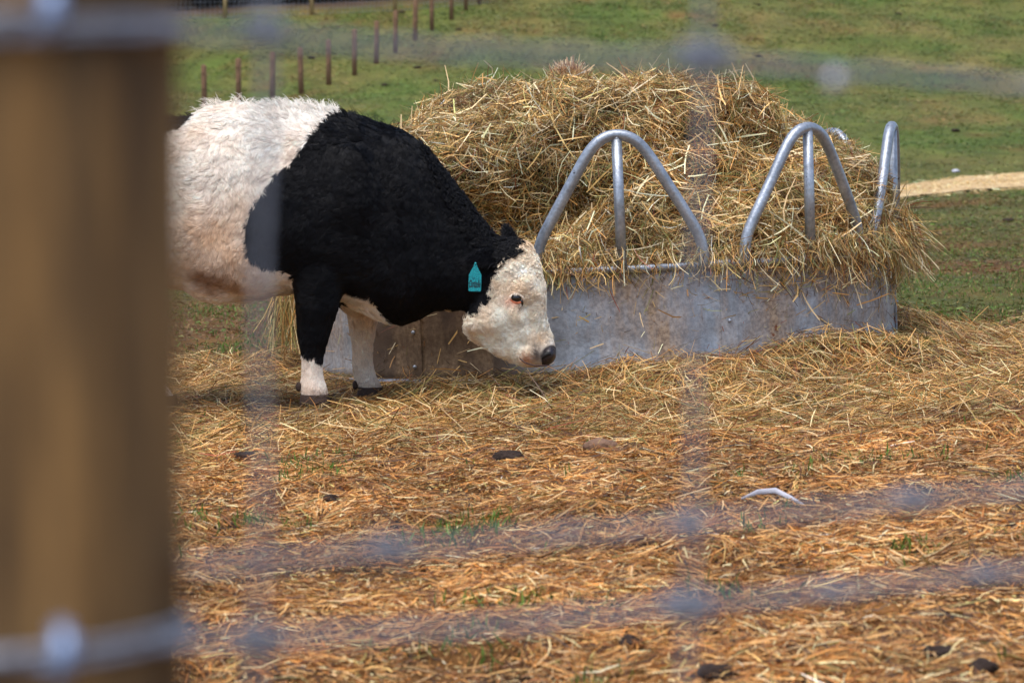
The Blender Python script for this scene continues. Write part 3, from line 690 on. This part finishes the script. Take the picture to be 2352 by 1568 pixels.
# --- ear tag
TC = e1+np.array([-.085, -.070, -.022])
tw = .0228; out2 = [(-.0025, .0), (.0025, 0), (.0085, -.016), (.015, -.027), (tw-.003, -.037), (tw, -.042), (tw, -.097), (tw-.003, -.100), (-tw+.003, -.100), (-tw, -.097), (-tw, -.042), (-tw+.003, -.037), (-.015, -.027), (-.0085, -.016)]
def tagpt(x, z, y): return TC+np.array([x*.97+z*.03, y+x*.2, z-x*.03])
V = [tagpt(x, z, yy_) for yy_ in (-.0012, .0012) for x, z in out2]; n_ = len(out2)
mb = MB(); mb.add(V, [tuple(range(n_)), tuple(range(2*n_-1, n_-1, -1))]+[(i, n_+i, n_+(i+1) % n_, (i+1) % n_) for i in range(n_)])
tm = M('teal_plastic'); v = tm.coord(); wv_ = tm.n('TexVoronoi', feature='DISTANCE_TO_EDGE'); wv_.inputs['Scale'].default_value = 170; tm.l(v, wv_.inputs['Vector'])
mr = tm.n('MapRange'); mr.inputs[1].default_value = .06; mr.inputs[2].default_value = .12; tm.l(wv_.outputs[0], mr.inputs[0])
tm.col(tm.mix(mr.outputs[0], lin(8, 104, 114), lin(22, 168, 176))); tm.set(Roughness=.4)
tg = mb.build('ear_tag', tm.m, cow, smooth=False)
MB().ball(tagpt(0, -.002, -.002), (.0038, .003, .0038), 14, 8).build('tag_button', plain('tag_button_teal', lin(20, 150, 158), .4), tg)
cu = bpy.data.curves.new('writing', 'FONT'); cu.body = 'Clarabelle'; cu.size = .012; cu.extrude = .0003; cu.offset = .00012; cu.align_x = 'CENTER'; cu.shear = .15; cu.space_character = .9
to = bpy.data.objects.new('tmp_t', cu); COL.objects.link(to); dg = bpy.context.evaluated_depsgraph_get(); dg.update()
tme = bpy.data.meshes.new_from_object(to.evaluated_get(dg)); bpy.data.objects.remove(to)
tv = np.empty(len(tme.vertices)*3, np.float32); tme.vertices.foreach_get('co', tv); tv = tv.reshape(-1, 3)
tx = (tv[:, 0]-(tv[:, 0].min()+tv[:, 0].max())/2)/(np.ptp(tv[:, 0]))*.042; tz = (tv[:, 1]-tv[:, 1].min())/np.ptp(tv[:, 1])*.026-.086
nv_ = np.array([tagpt(x, z, -.0018) for x, z in zip(tx, tz)])+np.array([0, -1, 0])*np.clip(tv[:, 2:3], 0, 1)
tme.vertices.foreach_set('co', nv_.astype(np.float32).ravel()); tme.materials.append(plain('tag_ink', (.008, .03, .04), .6)); tme.name = 'writing'
wo = bpy.data.objects.new('writing', tme); COL.objects.link(wo); wo.parent = tg
# --- hooves
hoofm = plain('hoof_horn', lin(66, 50, 42), .7, 0, .3, .5, 60)
def hoof(x0, x1, yt, yb, Yc, claw=True):
    mb = MB()
    for sgn in (-1, 1):
        rows = []
        for i in range(7):
            s = i/6; y = yt+(yb-yt)*s; a = np.array(P(x0+1+(-1)*s*2, y, Yc)); b = np.array(P(x1-1+3*s, y, Yc)); c_ = (a+b)/2; h = (b-a)/2; q = []
            for k_ in range(16):
                t = 2*math.pi*k_/16; q.append(c_+h*math.cos(t)*1.0+np.array([0, 1., 0])*((.024+.004*s)*math.sin(t)*(1-.25*math.cos(t))+sgn*.026))
            rows.append(np.array(q))
        mb.loft(rows)
    return mb.build('hoof', hoofm, cow)
hoof(690, 756, 905, 927, YN); hoof(822, 880, 888, 907, YF); hoof(333, 405, 908, 930, YC-.17); hoof(296, 368, 908, 930, YC+.2)
for (x_, y_, Yc) in ((686, 888, YN), (816, 884, YF), (326, 897, YC-.17)):
    MB().ball(P(x_, y_, Yc-.02), (.011, .012, .017), 12, 8).build('dewclaw', hoofm, cow)

# --- hair
def hair_obj(name, root, pts, rad, col, parent, mat=FUR):
    """pts (N,k,3)"""
    N, k_ = pts.shape[:2]
    hc = bpy.data.hair_curves.new(name); hc.add_curves([k_]*N)
    hc.attributes['position'].data.foreach_set('vector', np.ascontiguousarray(pts, np.float32).ravel())
    ra = hc.attributes.get('radius') or hc.attributes.new('radius', 'FLOAT', 'POINT')
    prof_ = np.interp(np.linspace(0, 1, k_), [0, .5, 1], [1, .85, .25])
    ra.data.foreach_set('value', (np.broadcast_to(rad, (N,))[:, None]*prof_).astype(np.float32).ravel())
    ca = hc.attributes.new('col', 'FLOAT_COLOR', 'POINT'); c4 = np.ones((N, k_, 4), np.float32)
    tipk = np.linspace(.72, 1.12, k_)[None, :, None]; c4[..., :3] = np.clip(col[:, None, :]*tipk, 0, .95)
    ca.data.foreach_set('color', c4.ravel()); hc.materials.append(mat)
    o = bpy.data.objects.new(name, hc); COL.objects.link(o); o.parent = parent; return o
def fur(name, N, G, wfun, Lf, radf, turnf, liftf, k_=5, cl=.7, cvar=.16, swr=.5):
    """N hairs gathered into G locks that share a lie, a curl and a tint"""
    from mathutils.kdtree import KDTree
    p, n = surf_sample(CV, CF, N, wfun); gi = rng.choice(N, min(G, N), replace=False)
    kd = KDTree(len(gi))
    for i, q in enumerate(p[gi]): kd.insert(q, i)
    kd.balance(); own = np.array([kd.find(q)[1] for q in p]); g = gi[own]
    c, b, px, py = coat(p)
    d = np.tile(np.array([-.75, 0, -.55]), (N, 1))
    top = py < 330; d[top] = (-.9, 0, -.1)
    neck = (px > 860) & (py < 760); d[neck] = (-.55, 0, -.8)
    legs_ = (py > 700) & (px < 1000); d[legs_] = (.05, 0, -1)
    hd = (px > 1045) & (py > 540) & ~b; d[hd] = nrm(np.array([-1., 0, .55]))
    chk = hd & (py > 700); d[chk] = (-.9, 0, .15)
    nose = hd & (py < 720) & (px > 1195); d[nose] = (-.25, 0, .97)
    sw0 = noise(p, 4.5, 12)*1.3+noise(p, 11, 13)*.9+rng.normal(0, swr, N)
    sw0 = np.where(legs_, sw0*.3, sw0); turn0 = turnf(p, n, b, px, py)*rng.choice([-1, 1], N)*rng.uniform(.6, 1.3, N)
    tint0 = np.exp(rng.normal(0, cvar, N)); lift0 = liftf(p, n, b, px, py)+rng.normal(0, .12, N)
    L = (Lf(p, n, b, px, py)*rng.uniform(.75, 1.2, N))
    eye_d = np.linalg.norm((p-ec)*np.array([1, .4, 1]), axis=1); nose_d = np.linalg.norm((p-nc)*np.array([1, .7, 1]), axis=1)
    L = L*np.clip((eye_d-.020)/.02, 0, 1)*np.clip((nose_d-.040)/.02, 0, 1)
    gd = d[g]; d = nrm(gd-n*(gd*n).sum(-1, keepdims=True)); sw = sw0[g]+rng.normal(0, .18, N); bt = np.cross(n, d); d = d*np.cos(sw)[:, None]+bt*np.sin(sw)[:, None]; bt = np.cross(n, d)
    tu = turn0[g]*rng.uniform(.85, 1.15, N); tu = np.where(np.abs(tu) < .05, .05, tu); li = lift0[g]; off = p[g]-p
    out_ = np.empty((N, k_, 3)); r = (L/tu)[:, None]
    for i in range(k_):
        s_ = i/(k_-1); a_ = (tu*s_)[:, None]
        out_[:, i] = p+d*(r*np.sin(a_))+bt*(r*(1-np.cos(a_)))+n*(L*li*(s_-.5*s_*s_))[:, None]+off*(cl*s_**.8)
    ok = L > .003; col = c*np.exp(rng.normal(0, .08, (N, 1)))*tint0[g][:, None]
    col = np.where(b[:, None], np.clip(c*rng.uniform(.5, 2.2, (N, 1))*tint0[g][:, None]**2, .0015, .03), np.clip(col, .02, .95))
    return hair_obj(name, p[ok], out_[ok], radf, col[ok], cow)
vis = lambda c, n: np.clip(.35-n[:, 1]*1.5, .04, 1)*np.where(c[:, 0] < P(300, 400, YC)[0], .3, 1)
def len1(p, n, b, px, py):
    L = np.where(b, .022, .026); L = np.where((py > 780) & (px < 1000), .014, L); L = np.where(px > 1045, .017, L)
    L = np.where(n[:, 2] > .8, L*1.15, L); return L
fur('coat', 270000, 9000, vis, len1, .0007, lambda p, n, b, px, py: np.where(py > 640, .4, .8)*np.clip(.7+noise(p, 6, 19), .2, 2), lambda p, n, b, px, py: .2+.14*noise(p, 9, 22), 5, .16, .05, .22)
hair_obj('eyelashes', EYELASH[0], EYELASH[1], .0007, np.tile(lin(236, 222, 204), (len(EYELASH[0]), 1)), cow)
# long fringe along the back
def fr(c, n):
    return (n[:, 2] > .55)*(c[:, 2] > .85)*np.exp(-((c[:, 1]-YC)/.12)**2)*np.where(c[:, 0] < P(330, 250, YC)[0], 0, 1)*np.clip(.25+noise(c*np.array([1, .2, .2]), 9, 44), .05, 1)
fur('back_fringe', 3600, 700, fr, lambda p, n, b, px, py: np.where(b, .028, .038), .0006, lambda p, n, b, px, py: 1.5+0*px, lambda p, n, b, px, py: 1.0+.5*rng.normal(0, 1, len(px)), 7, .6, .05)
# curls on forehead, poll and crest
def cw(c, n):
    _, b, px, py = coat(c); fh = inpoly(px, py, [(1150, 600), (1165, 520), (1270, 540), (1262, 675), (1150, 675)]); cr = inpoly(px, py, [(940, 290), (1175, 500), (1190, 610), (1120, 620), (1000, 420)])
    return (fh*1.6*np.clip((672-py)/70, 0, 1)+cr*.8)*np.clip(.4-n[:, 1]*2, .1, 1)
fur('curls', 26000, 1500, cw, lambda p, n, b, px, py: np.where(b, .032, .008+.012*np.clip((665-py)/70, 0, 1)), .0008, lambda p, n, b, px, py: 4.2+0*px, lambda p, n, b, px, py: .5+0*px, 9, .38, .12)
# cheek waves
def chw(c, n):
    _, b, px, py = coat(c); return inpoly(px, py, [(1050, 725), (1140, 640), (1250, 690), (1265, 790), (1180, 840)])*(~b)*np.clip(.4-n[:, 1]*2, .1, 1)
fur('cheek_hair', 9000, 900, chw, lambda p, n, b, px, py: .026+0*px, .0007, lambda p, n, b, px, py: 1.9+0*px, lambda p, n, b, px, py: .18+0*px, 7, .25, .07, .2)
# ears fur
for (eo, eV, eF) in (ear_near, ear_far):
    N = 2600; p, n = surf_sample(eV, eF, N); ax = nrm(eV[-1]-eV[0]); d = nrm(ax+rng.normal(0, .35, (N, 3))+n*.4)
    L = rng.uniform(.012, .028, N); pts = np.stack([p+d*(L*s)[:, None]+np.array([0, 0, -1])*(L*.25*s*s)[:, None] for s in np.linspace(0, 1, 4)], 1)
    hair_obj('ear_hair', p, pts, .0007, np.tile([.009, .009, .011], (N, 1))*rng.uniform(.5, 2, (N, 1)), eo)

# ------------------------------------------------------------------ near fence: post and woven wire
pm = M('weathered_post'); v = pm.coord((40, 40, 4.5)); n_ = pm.noise(v, 1.3, 4, .6, .3, .7); v2 = pm.coord((60, 60, 2.5)); nb = pm.noise(v2, 1.4, 5, .6, .35, .7)
c = pm.mix(n_, lin(50, 36, 22), lin(162, 126, 76)); c = pm.mix(.35, c, pm.mix(nb, lin(60, 48, 34), lin(190, 170, 130)), 'OVERLAY'); pm.col(c); pm.set(Roughness=.85); pm.bump(nb, .5, .003)
PX0 = -.1138; PYd = .965
post = empty('fence_post', (PX0-.052+.0005, PYd, float(base_h(-.17, PYd))-.1)); tag(post, 'thick weathered brown timber post close to the lens at the picture edge', 'fence post')
zs = np.linspace(0, 1.75, 36); rings = []
for z in zs:
    q = []
    for i in range(40):
        a = 2*math.pi*i/40; r = .052*(1+.0*z)+.0016*math.sin(a*7+z*1.5)+.0012*math.sin(a*13-z*3)+.001*math.sin(z*9+a)
        q.append((r*math.cos(a)-.0+.004*(z-1.1)*-.6, r*math.sin(a), z))
    rings.append(np.array(q))
MB().loft(rings).build('timber', pm.m, post)
wire = M('galvanised_wire'); v = wire.coord(); n_ = wire.noise(v, 300, 3, .5, .35, .65); wire.col(wire.mix(n_, lin(104, 110, 122), lin(152, 158, 172))); wire.set(Roughness=.5, Metallic=.25)
WM = wire.m
def dW(x4): return 1/np.interp(x4, [0, 4096], [1/.905, 1/1.167])       # distance of the wire panel across the view
def WP(x4, y4, off=0.0): return P(x4/1.74150, y4/1.7415, float(dW(x4))+off)
fence = empty('wire_fence', (0, 1.0, float(base_h(0, 1.0)))); tag(fence, 'blurred galvanised woven wire stock fence just in front of the camera', 'wire fence')
fl = np.array(fence.location)
def wtube(name, pts, r, par=fence, seg=8):
    pts = [np.array(p_)-fl for p_ in pts]; return MB().tube(pts, r, seg).build(name, WM, par)
def hwire(ctrl, r=.0016, back=False):
    xs = np.linspace(ctrl[0][0], ctrl[-1][0], 90); ys = np.interp(xs, [c_[0] for c_ in ctrl], [c_[1] for c_ in ctrl])
    return wtube('line_wire', [np.array(WP(x, y, .10*min(1, max(0, (760-x)/120)) if back else 0))+np.array([0, 0, .0006*math.sin(x*.02)]) for x, y in zip(xs, ys)], r)
hwire([(-900, -20), (0, 66), (700, 130), (1900, 215), (2800, 245), (4096, 345), (5200, 420)], .0020)
hwire([(-900, 2690), (0, 2635), (700, 2570), (1900, 2510), (2750, 2425), (4096, 2285), (5200, 2190)], .0021)
hwire([(-200, 2330), (640, 2275), (1560, 2200), (2750, 2095), (3650, 2000), (4096, 1955), (5200, 1850)], .0019, True)
for xa, xb, r in ((1062, 1030, .0015), (2815, 2750, .0014)):
    ys = np.linspace(-900, 3700, 120); wtube('stay_wire', [np.array(WP(xa+(xb-xa)*(y+100)/2800+9*math.sin(y*.004), y, -.0035)) for y in ys], r)
glint_mat = plain('painted_glint', lin(225, 230, 240), .4, 0, .5, 0, 40, .05)
def knot(x, y, s=1.0, glint=False):
    c_ = np.array(WP(x, y)); pts = []
    for i in range(60):
        a = 2*math.pi*i/60*3.2; pts.append(c_+np.array([(i/60-.5)*.012*s, math.cos(a)*.0030*s, math.sin(a)*.0034*s]))
    wtube('knot', pts, .00135*s)
    if glint: MB().ball(c_-fl, (.0034, .0034, .0044), 16, 10).build('clip', glint_mat, fence)  # pale ball added to paint a glint on the knot
for q in ((1055, 120, 1.2), (2818, 235, 1.45), (3330, 318, .7, True), (1035, 2560, 1.3), (2752, 2430, 1.5), (1560, 2200, 1.2), (2752, 2098, 1.1), (3650, 2005, 1.2), (3330, 2370, 1.0), (3950, 2300, 1.0)): knot(*q)
# staples and the wrap of the line wires round the post
def wrap(z4, name='wire_wrap'):
    z = P(300/1.7415, z4/1.7415, .912)[2]-post.location[2]
    for k_ in range(2):
        pts = [((.0525+.0022)*math.cos(a), (.0525+.0022)*math.sin(a), z+(k_-.5)*.0036+.0025*math.cos(a*1.3)) for a in np.linspace(-math.pi*1.02, .25, 50)]
        MB().tube(pts, .00175, 8).build(name, WM, post)
wrap(118); wrap(2625)
stm = plain('zinc_staple', lin(150, 172, 210), .35, .5)
def staple(x4, y4):
    q = np.array(P(x4/1.7415, y4/1.7415, .915))-np.array(post.location); a = math.atan2(q[1], q[0]); q[:2] = .0560*np.array([math.cos(a), math.sin(a)])
    t = np.array([-math.sin(a), math.cos(a), 0]); o_ = np.array([math.cos(a), math.sin(a), 0]); pts = []
    for k_ in range(13):
        b = math.pi*k_/12; pts.append(q+np.array([0, 0, 1])*.0075*math.cos(b)+o_*(-.004+.009*math.sin(b))+t*.001*math.cos(b))
    MB().tube(pts, .0034, 10).build('staple', stm, post)
staple(190, 50); staple(235, 2615)

# ------------------------------------------------------------------ field: small things
def lump(name, px4, py4, s, mat, label, cat, group=None, flat=.55, sink=.3, col=None):
    p_ = ghit(px4/1.7415, py4/1.7415); mb = MB(); mb.ball((0, 0, 0), (1, 1, 1), 22, 14); Vv = np.concatenate(mb.v)
    sd_ = random.random()*50; Vv = Vv*(1+.35*fbm(Vv+sd_, 1.1, 3, 4)[:, None]); Vv = Vv*np.array([s, s*random.uniform(.7, 1), s*flat]); mb.v = [Vv]
    o = mb.build(name, mat, None, merge=True); o.location = (p_[0], p_[1], p_[2]+s*flat*(1-sink)*.7); o.rotation_euler[2] = random.uniform(0, 6)
    tag(o, label, cat, group); return o
dung = plain('dark_dung', lin(54, 42, 36), .9, 0, .2, .8, 45, .4); stone = plain('brown_stone', lin(120, 92, 74), .85, 0, .3, .6, 30, .3); pale = plain('pale_scrap', lin(184, 184, 194), .6, 0, .3, .2, 30, .1)
near_l = [(1325, 2012, .035, 'small dark dung lump on the straw left of the lower knots'), (1590, 2110, .030, 'tiny dark dung crumb on the straw below the cow'), (4050, 2122, .035, 'small black dung lump at the right edge of the straw'),
          (3755, 2640, .045, 'black dung lump on the straw near the bottom right corner'), (2865, 2716, .055, 'largest dark dung clod cut by the bottom edge of the view'), (2035, 1848, .06, 'flat dark dung clod on the straw in front of the cow'),
          (975, 1842, .05, 'dark dung lump beside the wooden post on the straw'), (2240, 2085, .03, 'dark crumb of dung in the middle of the straw'), (3930, 2700, .05, 'dark dung clod at the bottom right of the straw'), (2520, 2590, .04, 'brown black dung clod at the centre bottom of the straw')]
for a_, b_, s_, l_ in near_l: lump('dung_lump', a_, b_, s_*.7, dung, l_, 'dung', 'dung lumps on the straw')
lump('stone', 2408, 1808, .05, stone, 'flat reddish brown stone on the straw in front of the cow', 'stone')
far_l = [(3035, 24, 'small dark earth mound at the top edge of the pasture, right of the blurred wire'), (2860, 108, 'dark earth mound just above the big blurred wire knot'), (3595, 60, 'dark earth mound near the top of the slope at the right'),
         (3036, 232, 'dark earth mound on the slope beyond the wire knot, above the heap'), (1745, 326, 'darkest earth mound, left of the hay heap crest'), (1668, 275, 'small earth mound up and left of the darkest one'), (1606, 55, 'dark earth mound between the far fence posts'),
         (1836, 122, 'small dark earth mound right of the brown post line'), (1540, 345, 'faint earth mound just above the black shoulder'), (1247, 234, 'faint low earth mound seen between two brown posts')]
for a_, b_, l_ in far_l:
    Yh = ghit(a_/1.7415, b_/1.7415)[1]; lump('molehill', a_, b_, .0016*Yh*random.uniform(.6, 1), dung, l_, 'molehill', 'dark earth mounds on the pasture', .4)
lump('dung_lump', 3822, 528, .09, dung, 'long dark dung lump on the green slope above the feeder', 'dung', 'dung lumps on the pasture', .4)
lump('dung_lump', 4032, 886, .06, dung, 'dark purple dung lump on brown grass at the right', 'dung', 'dung lumps on the pasture', .35)
lump('stone', 3824, 693, .06, pale, 'small white stone just above the straw strip', 'stone', 'white stones'); lump('stone', 3792, 1303, .02, pale, 'tiny white stone on the grass right of the feeder', 'stone', 'white stones')
sc_ = [ghit(x_/1.7415, y_/1.7415) for x_, y_ in ((2965, 2022), (3030, 2006), (3100, 2002), (3160, 2018), (3215, 2030))]
mb = MB(); mb.tube([(q[0], q[1], q[2]+.016+.01*math.sin(i)) for i, q in enumerate(sc_)], [.002, .007, .008, .006, .002], 8, flat=.3); o = mb.build('plastic_scrap', pale); tag(o, 'thin white curved scrap lying on the straw right of centre', 'scrap')

# straw strip on the far slope
def strip(name, top, bot, mat, kind, n=160, hgt=.01, sd_=1):
    xs = np.linspace(top[0][0], top[-1][0], n); V = []; m_ = 14
    for i, x in enumerate(xs):
        yt = np.interp(x, *zip(*top)); yb = np.interp(x, *zip(*bot)); j = 5*float(n2(np.array([x]), np.array([0.]), .03, 3, sd_)[0]); j2 = 5*float(n2(np.array([x]), np.array([9.]), .03, 3, sd_)[0])
        a_ = ghit(x/1.7415, (yt+j)/1.7415); b_ = ghit(x/1.7415, (yb+j2)/1.7415)
        for k_ in range(m_):
            s = k_/(m_-1); X_ = a_[0]*(1-s)+b_[0]*s; Y_ = a_[1]*(1-s)+b_[1]*s; V.append((X_, Y_, float(ground_h(X_, Y_))+hgt))
    id_ = np.arange(n*m_).reshape(n, m_); F_ = np.stack([id_[:-1, :-1], id_[:-1, 1:], id_[1:, 1:], id_[1:, :-1]], -1).reshape(-1, 4)
    return npmesh(name, np.array(V), F_, mat, smooth=True), np.array(V).reshape(n, m_, 3)
sm = M('pale_straw'); v = sm.coord((1, .35, 1)); n_ = sm.noise(v, 9, 7, .75, .3, .7); sm.col(sm.mix(n_, lin(176, 136, 86), lin(240, 212, 160))); sm.set(Roughness=.85); sm.bump(n_, .8, .05)
o, SV = strip('straw_path', [(1900, 860), (3300, 785), (3570, 757), (3800, 724), (4096, 700), (5600, 640)], [(1900, 905), (3300, 836), (3570, 806), (3800, 776), (4096, 756), (5600, 700)], sm.m, 'structure', hgt=.03); tag(o, kind='structure')
N = 26000; ii = rng.integers(0, SV.shape[0]-1, N); jj = rng.normal(.5, .24, N)*(SV.shape[1]-1); j0 = np.clip(jj, 0, SV.shape[1]-1).astype(int)
p_ = SV[ii, j0]+rng.normal(0, 1, (N, 3))*np.array([.15, .12, 0]); p_[:, 2] = ground_h(p_[:, 0], p_[:, 1])+.02; an = rng.uniform(0, 6.3, N)
o = strands('path_straw', p_, np.stack([np.cos(an), np.sin(an), rng.normal(0, .15, N)], -1), np.tile([0, 0, 1.], (N, 1)), rng.uniform(.06, .2, N), rng.uniform(.006, .014, N), pick(np.array([lin(240, 212, 156), lin(214, 176, 116)]), np.ones(2), N), 2, .2)
tag(o, 'loose pale straw scattered along the strip on the slope', 'straw', kind='stuff')

# far posts
fpm = M('far_post_wood'); v = fpm.coord((6, 6, 1)); n_ = fpm.noise(v, 3, 4, .6, .3, .7); fpm.col(fpm.mix(n_, lin(84, 60, 44), lin(132, 100, 74))); fpm.set(Roughness=.9)
fpl = M('far_post_pale'); v = fpl.coord((6, 6, 1)); n_ = fpl.noise(v, 3, 4, .6, .3, .7); fpl.col(fpl.mix(n_, lin(130, 108, 74), lin(170, 146, 104))); fpl.set(Roughness=.9)
def fpost(x4, yb, yt, wpx, mat, label, group, top=True):
    b = np.array(ghit(x4/1.7415, yb/1.7415)); s = b[1]/11378; h = (yb-yt)*s; r = wpx*s/2
    root = empty('field_post', tuple(b+np.array([0, 0, -.1]))); tag(root, label, 'fence post', group)
    pts = [(0, 0, 0), (0, 0, h*.5), (0, 0, h*.97+.1), (0, 0, h+.1)]; rr = [r*1.05, r, r, r*.72]
    lean = random.uniform(-.02, .02); pts = [(z*lean, 0, z) for _, _, z in pts]
    MB().tube(pts, rr, 14).build('shaft', mat, root)
    for k_ in (.45, .8): MB().box((-r*.2+lean*h*k_, -r*1.0, h*k_+.1), (.03, .03, .05)).build('insulator', mat, root)
    return root
posts = [(818, 432, 262, 22), (955, 412, 235, 22), (1088, 396, 207, 22), (1205, 377, 191, 22), (1315, 341, 162, 21), (1418, 304, 122, 20), (1505, 257, 87, 20), (1581, 213, 44, 19), (1660, 166, 0, 19), (1728, 124, -45, 18), (1806, 80, -90, 17), (1864, 44, -125, 16), (1917, 17, -150, 16)]
ordn = ['leftmost visible above the rump', 'second from the left above the cow', 'third from the left above the cow', 'fourth from the left above the cow', 'fifth from the left above the cow', 'sixth from the left up the slope', 'seventh from the left', 'eighth from the left up the slope', 'ninth from the left up the slope', 'tenth from the left up the slope', 'third from its upper end', 'second from its upper end', 'uppermost and farthest of all']
for (x_, yb, yt, w_), l_ in zip(posts, ordn): fpost(x_, yb, yt, w_, fpm.m, 'brown round post in the line up the slope, '+l_, 'brown posts running up the green slope')
pl_ = [(900, 75, 'leftmost pale post of the far netting fence at the wood'), (1248, 61, 'middle pale post of the far netting fence at the wood'), (1581, 46, 'pale post of the far netting fence standing behind a brown one')]
fb = []
for x_, yb, l_ in pl_: r_ = fpost(x_, yb, yb-190, 17, fpl.m, l_, 'pale posts of the netting fence'); fb.append(np.array(r_.location))
e_ = np.array(ghit(560/1.7415, 88/1.7415)); e2 = np.array(ghit(1960/1.7415, 14/1.7415)); fb = [e_]+fb+[e2]
net = MB(); H_ = 1.35
tot = []
for a_, b_ in zip(fb[:-1], fb[1:]):
    n_ = max(3, int(np.linalg.norm(b_-a_)/.15))
    for i in range(n_):
        q = a_+(b_-a_)*i/n_; q[2] = float(ground_h(q[0], q[1])); net.tube([q, q+np.array([0, 0, H_])], .0045, 3, False)
    for k_ in range(9):
        pts = []
        for s in np.linspace(0, 1, 8): q = a_+(b_-a_)*s; pts.append((q[0], q[1], float(ground_h(q[0], q[1]))+.03+k_*H_/8.3))
        net.tube(pts, .0045, 3, False)
o = net.build('netting_fence', WM); tag(o, 'square wire netting strung between pale posts at the far wood', 'wire netting')

# far wood: trees with trunks and dark crowns, and undergrowth
LEAFD = attr_mat('dark_leaf', .7, .2, .15); bark = plain('bark', lin(46, 38, 32), .95, 0, .1, .6, 12, .4)
def tree(x, y, h, label):
    z = float(ground_h(x, y)); root = empty('tree', (x, y, z-.2)); tag(root, label, 'tree', 'trees at the wood edge')
    mb = MB(); mb.tube([(0, 0, 0), (.1, 0, h*.3), (.0, .1, h*.6), (.1, 0, h)], [.28, .2, .13, .04], 10)
    for k_ in range(9):
        a = k_*2.4; z0 = h*(.12+.09*k_); l_ = h*.28*(1-z0/h*.6); mb.tube([(0, 0, z0), (l_*.6*math.cos(a), l_*.6*math.sin(a), z0+l_*.1), (l_*math.cos(a), l_*math.sin(a), z0-.1)], [.07, .05, .02], 6)
    mb.build('trunk', bark, root)
    N = 5200; zz = rng.uniform(.02, 1, N)**.9; a = rng.uniform(0, 6.283, N); rr = h*.34*(1.05-zz)*np.sqrt(rng.uniform(.15, 1, N))*(1+.25*np.sin(a*5+zz*30))
    p_ = np.stack([rr*np.cos(a), rr*np.sin(a), zz*h], -1); d = rng.normal(0, 1, (N, 3)); d[:, 2] -= .5
    c_ = pick(np.array([lin(30, 38, 30), lin(44, 52, 36), lin(22, 26, 24)]), np.ones(3), N)
    strands('crown', p_, d, rng.normal(0, 1, (N, 3)), rng.uniform(.18, .45, N), rng.uniform(.08, .2, N), c_, 2, .2, LEAFD, root)
tl_ = ['dark evergreen tree behind the netting, farthest left of the wood', 'dark evergreen tree behind the netting, next to the farthest left', 'dark evergreen tree in the middle of the far wood', 'dark evergreen tree of the wood above the brown post line', 'dark evergreen tree at the right end of the far wood']
for (x_, y_, h_), l_ in zip(((-15, 6, 9), (-12.2, 7, 10), (-9.5, 6, 9), (-6.8, 7.5, 10), (-4, 8, 9)), tl_): tree(x_, float(wood_line(x_))+y_, h_, l_)
N = 26000; x = rng.uniform(-22, 0, N); y = wood_line(x)+2.2+rng.uniform(0, 9, N); z = ground_h(x, y)+rng.uniform(0, 1.8, N)
c_ = pick(np.array([lin(40, 38, 36), lin(58, 50, 44), lin(30, 36, 30)]), np.ones(3), N)
o = strands('undergrowth', np.stack([x, y, z], -1), rng.normal(0, 1, (N, 3)), rng.normal(0, 1, (N, 3)), rng.uniform(.2, .5, N), rng.uniform(.06, .16, N), c_, 2, .3, LEAFD)
tag(o, 'dark tangled undergrowth at the edge of the far wood', 'undergrowth', kind='stuff')
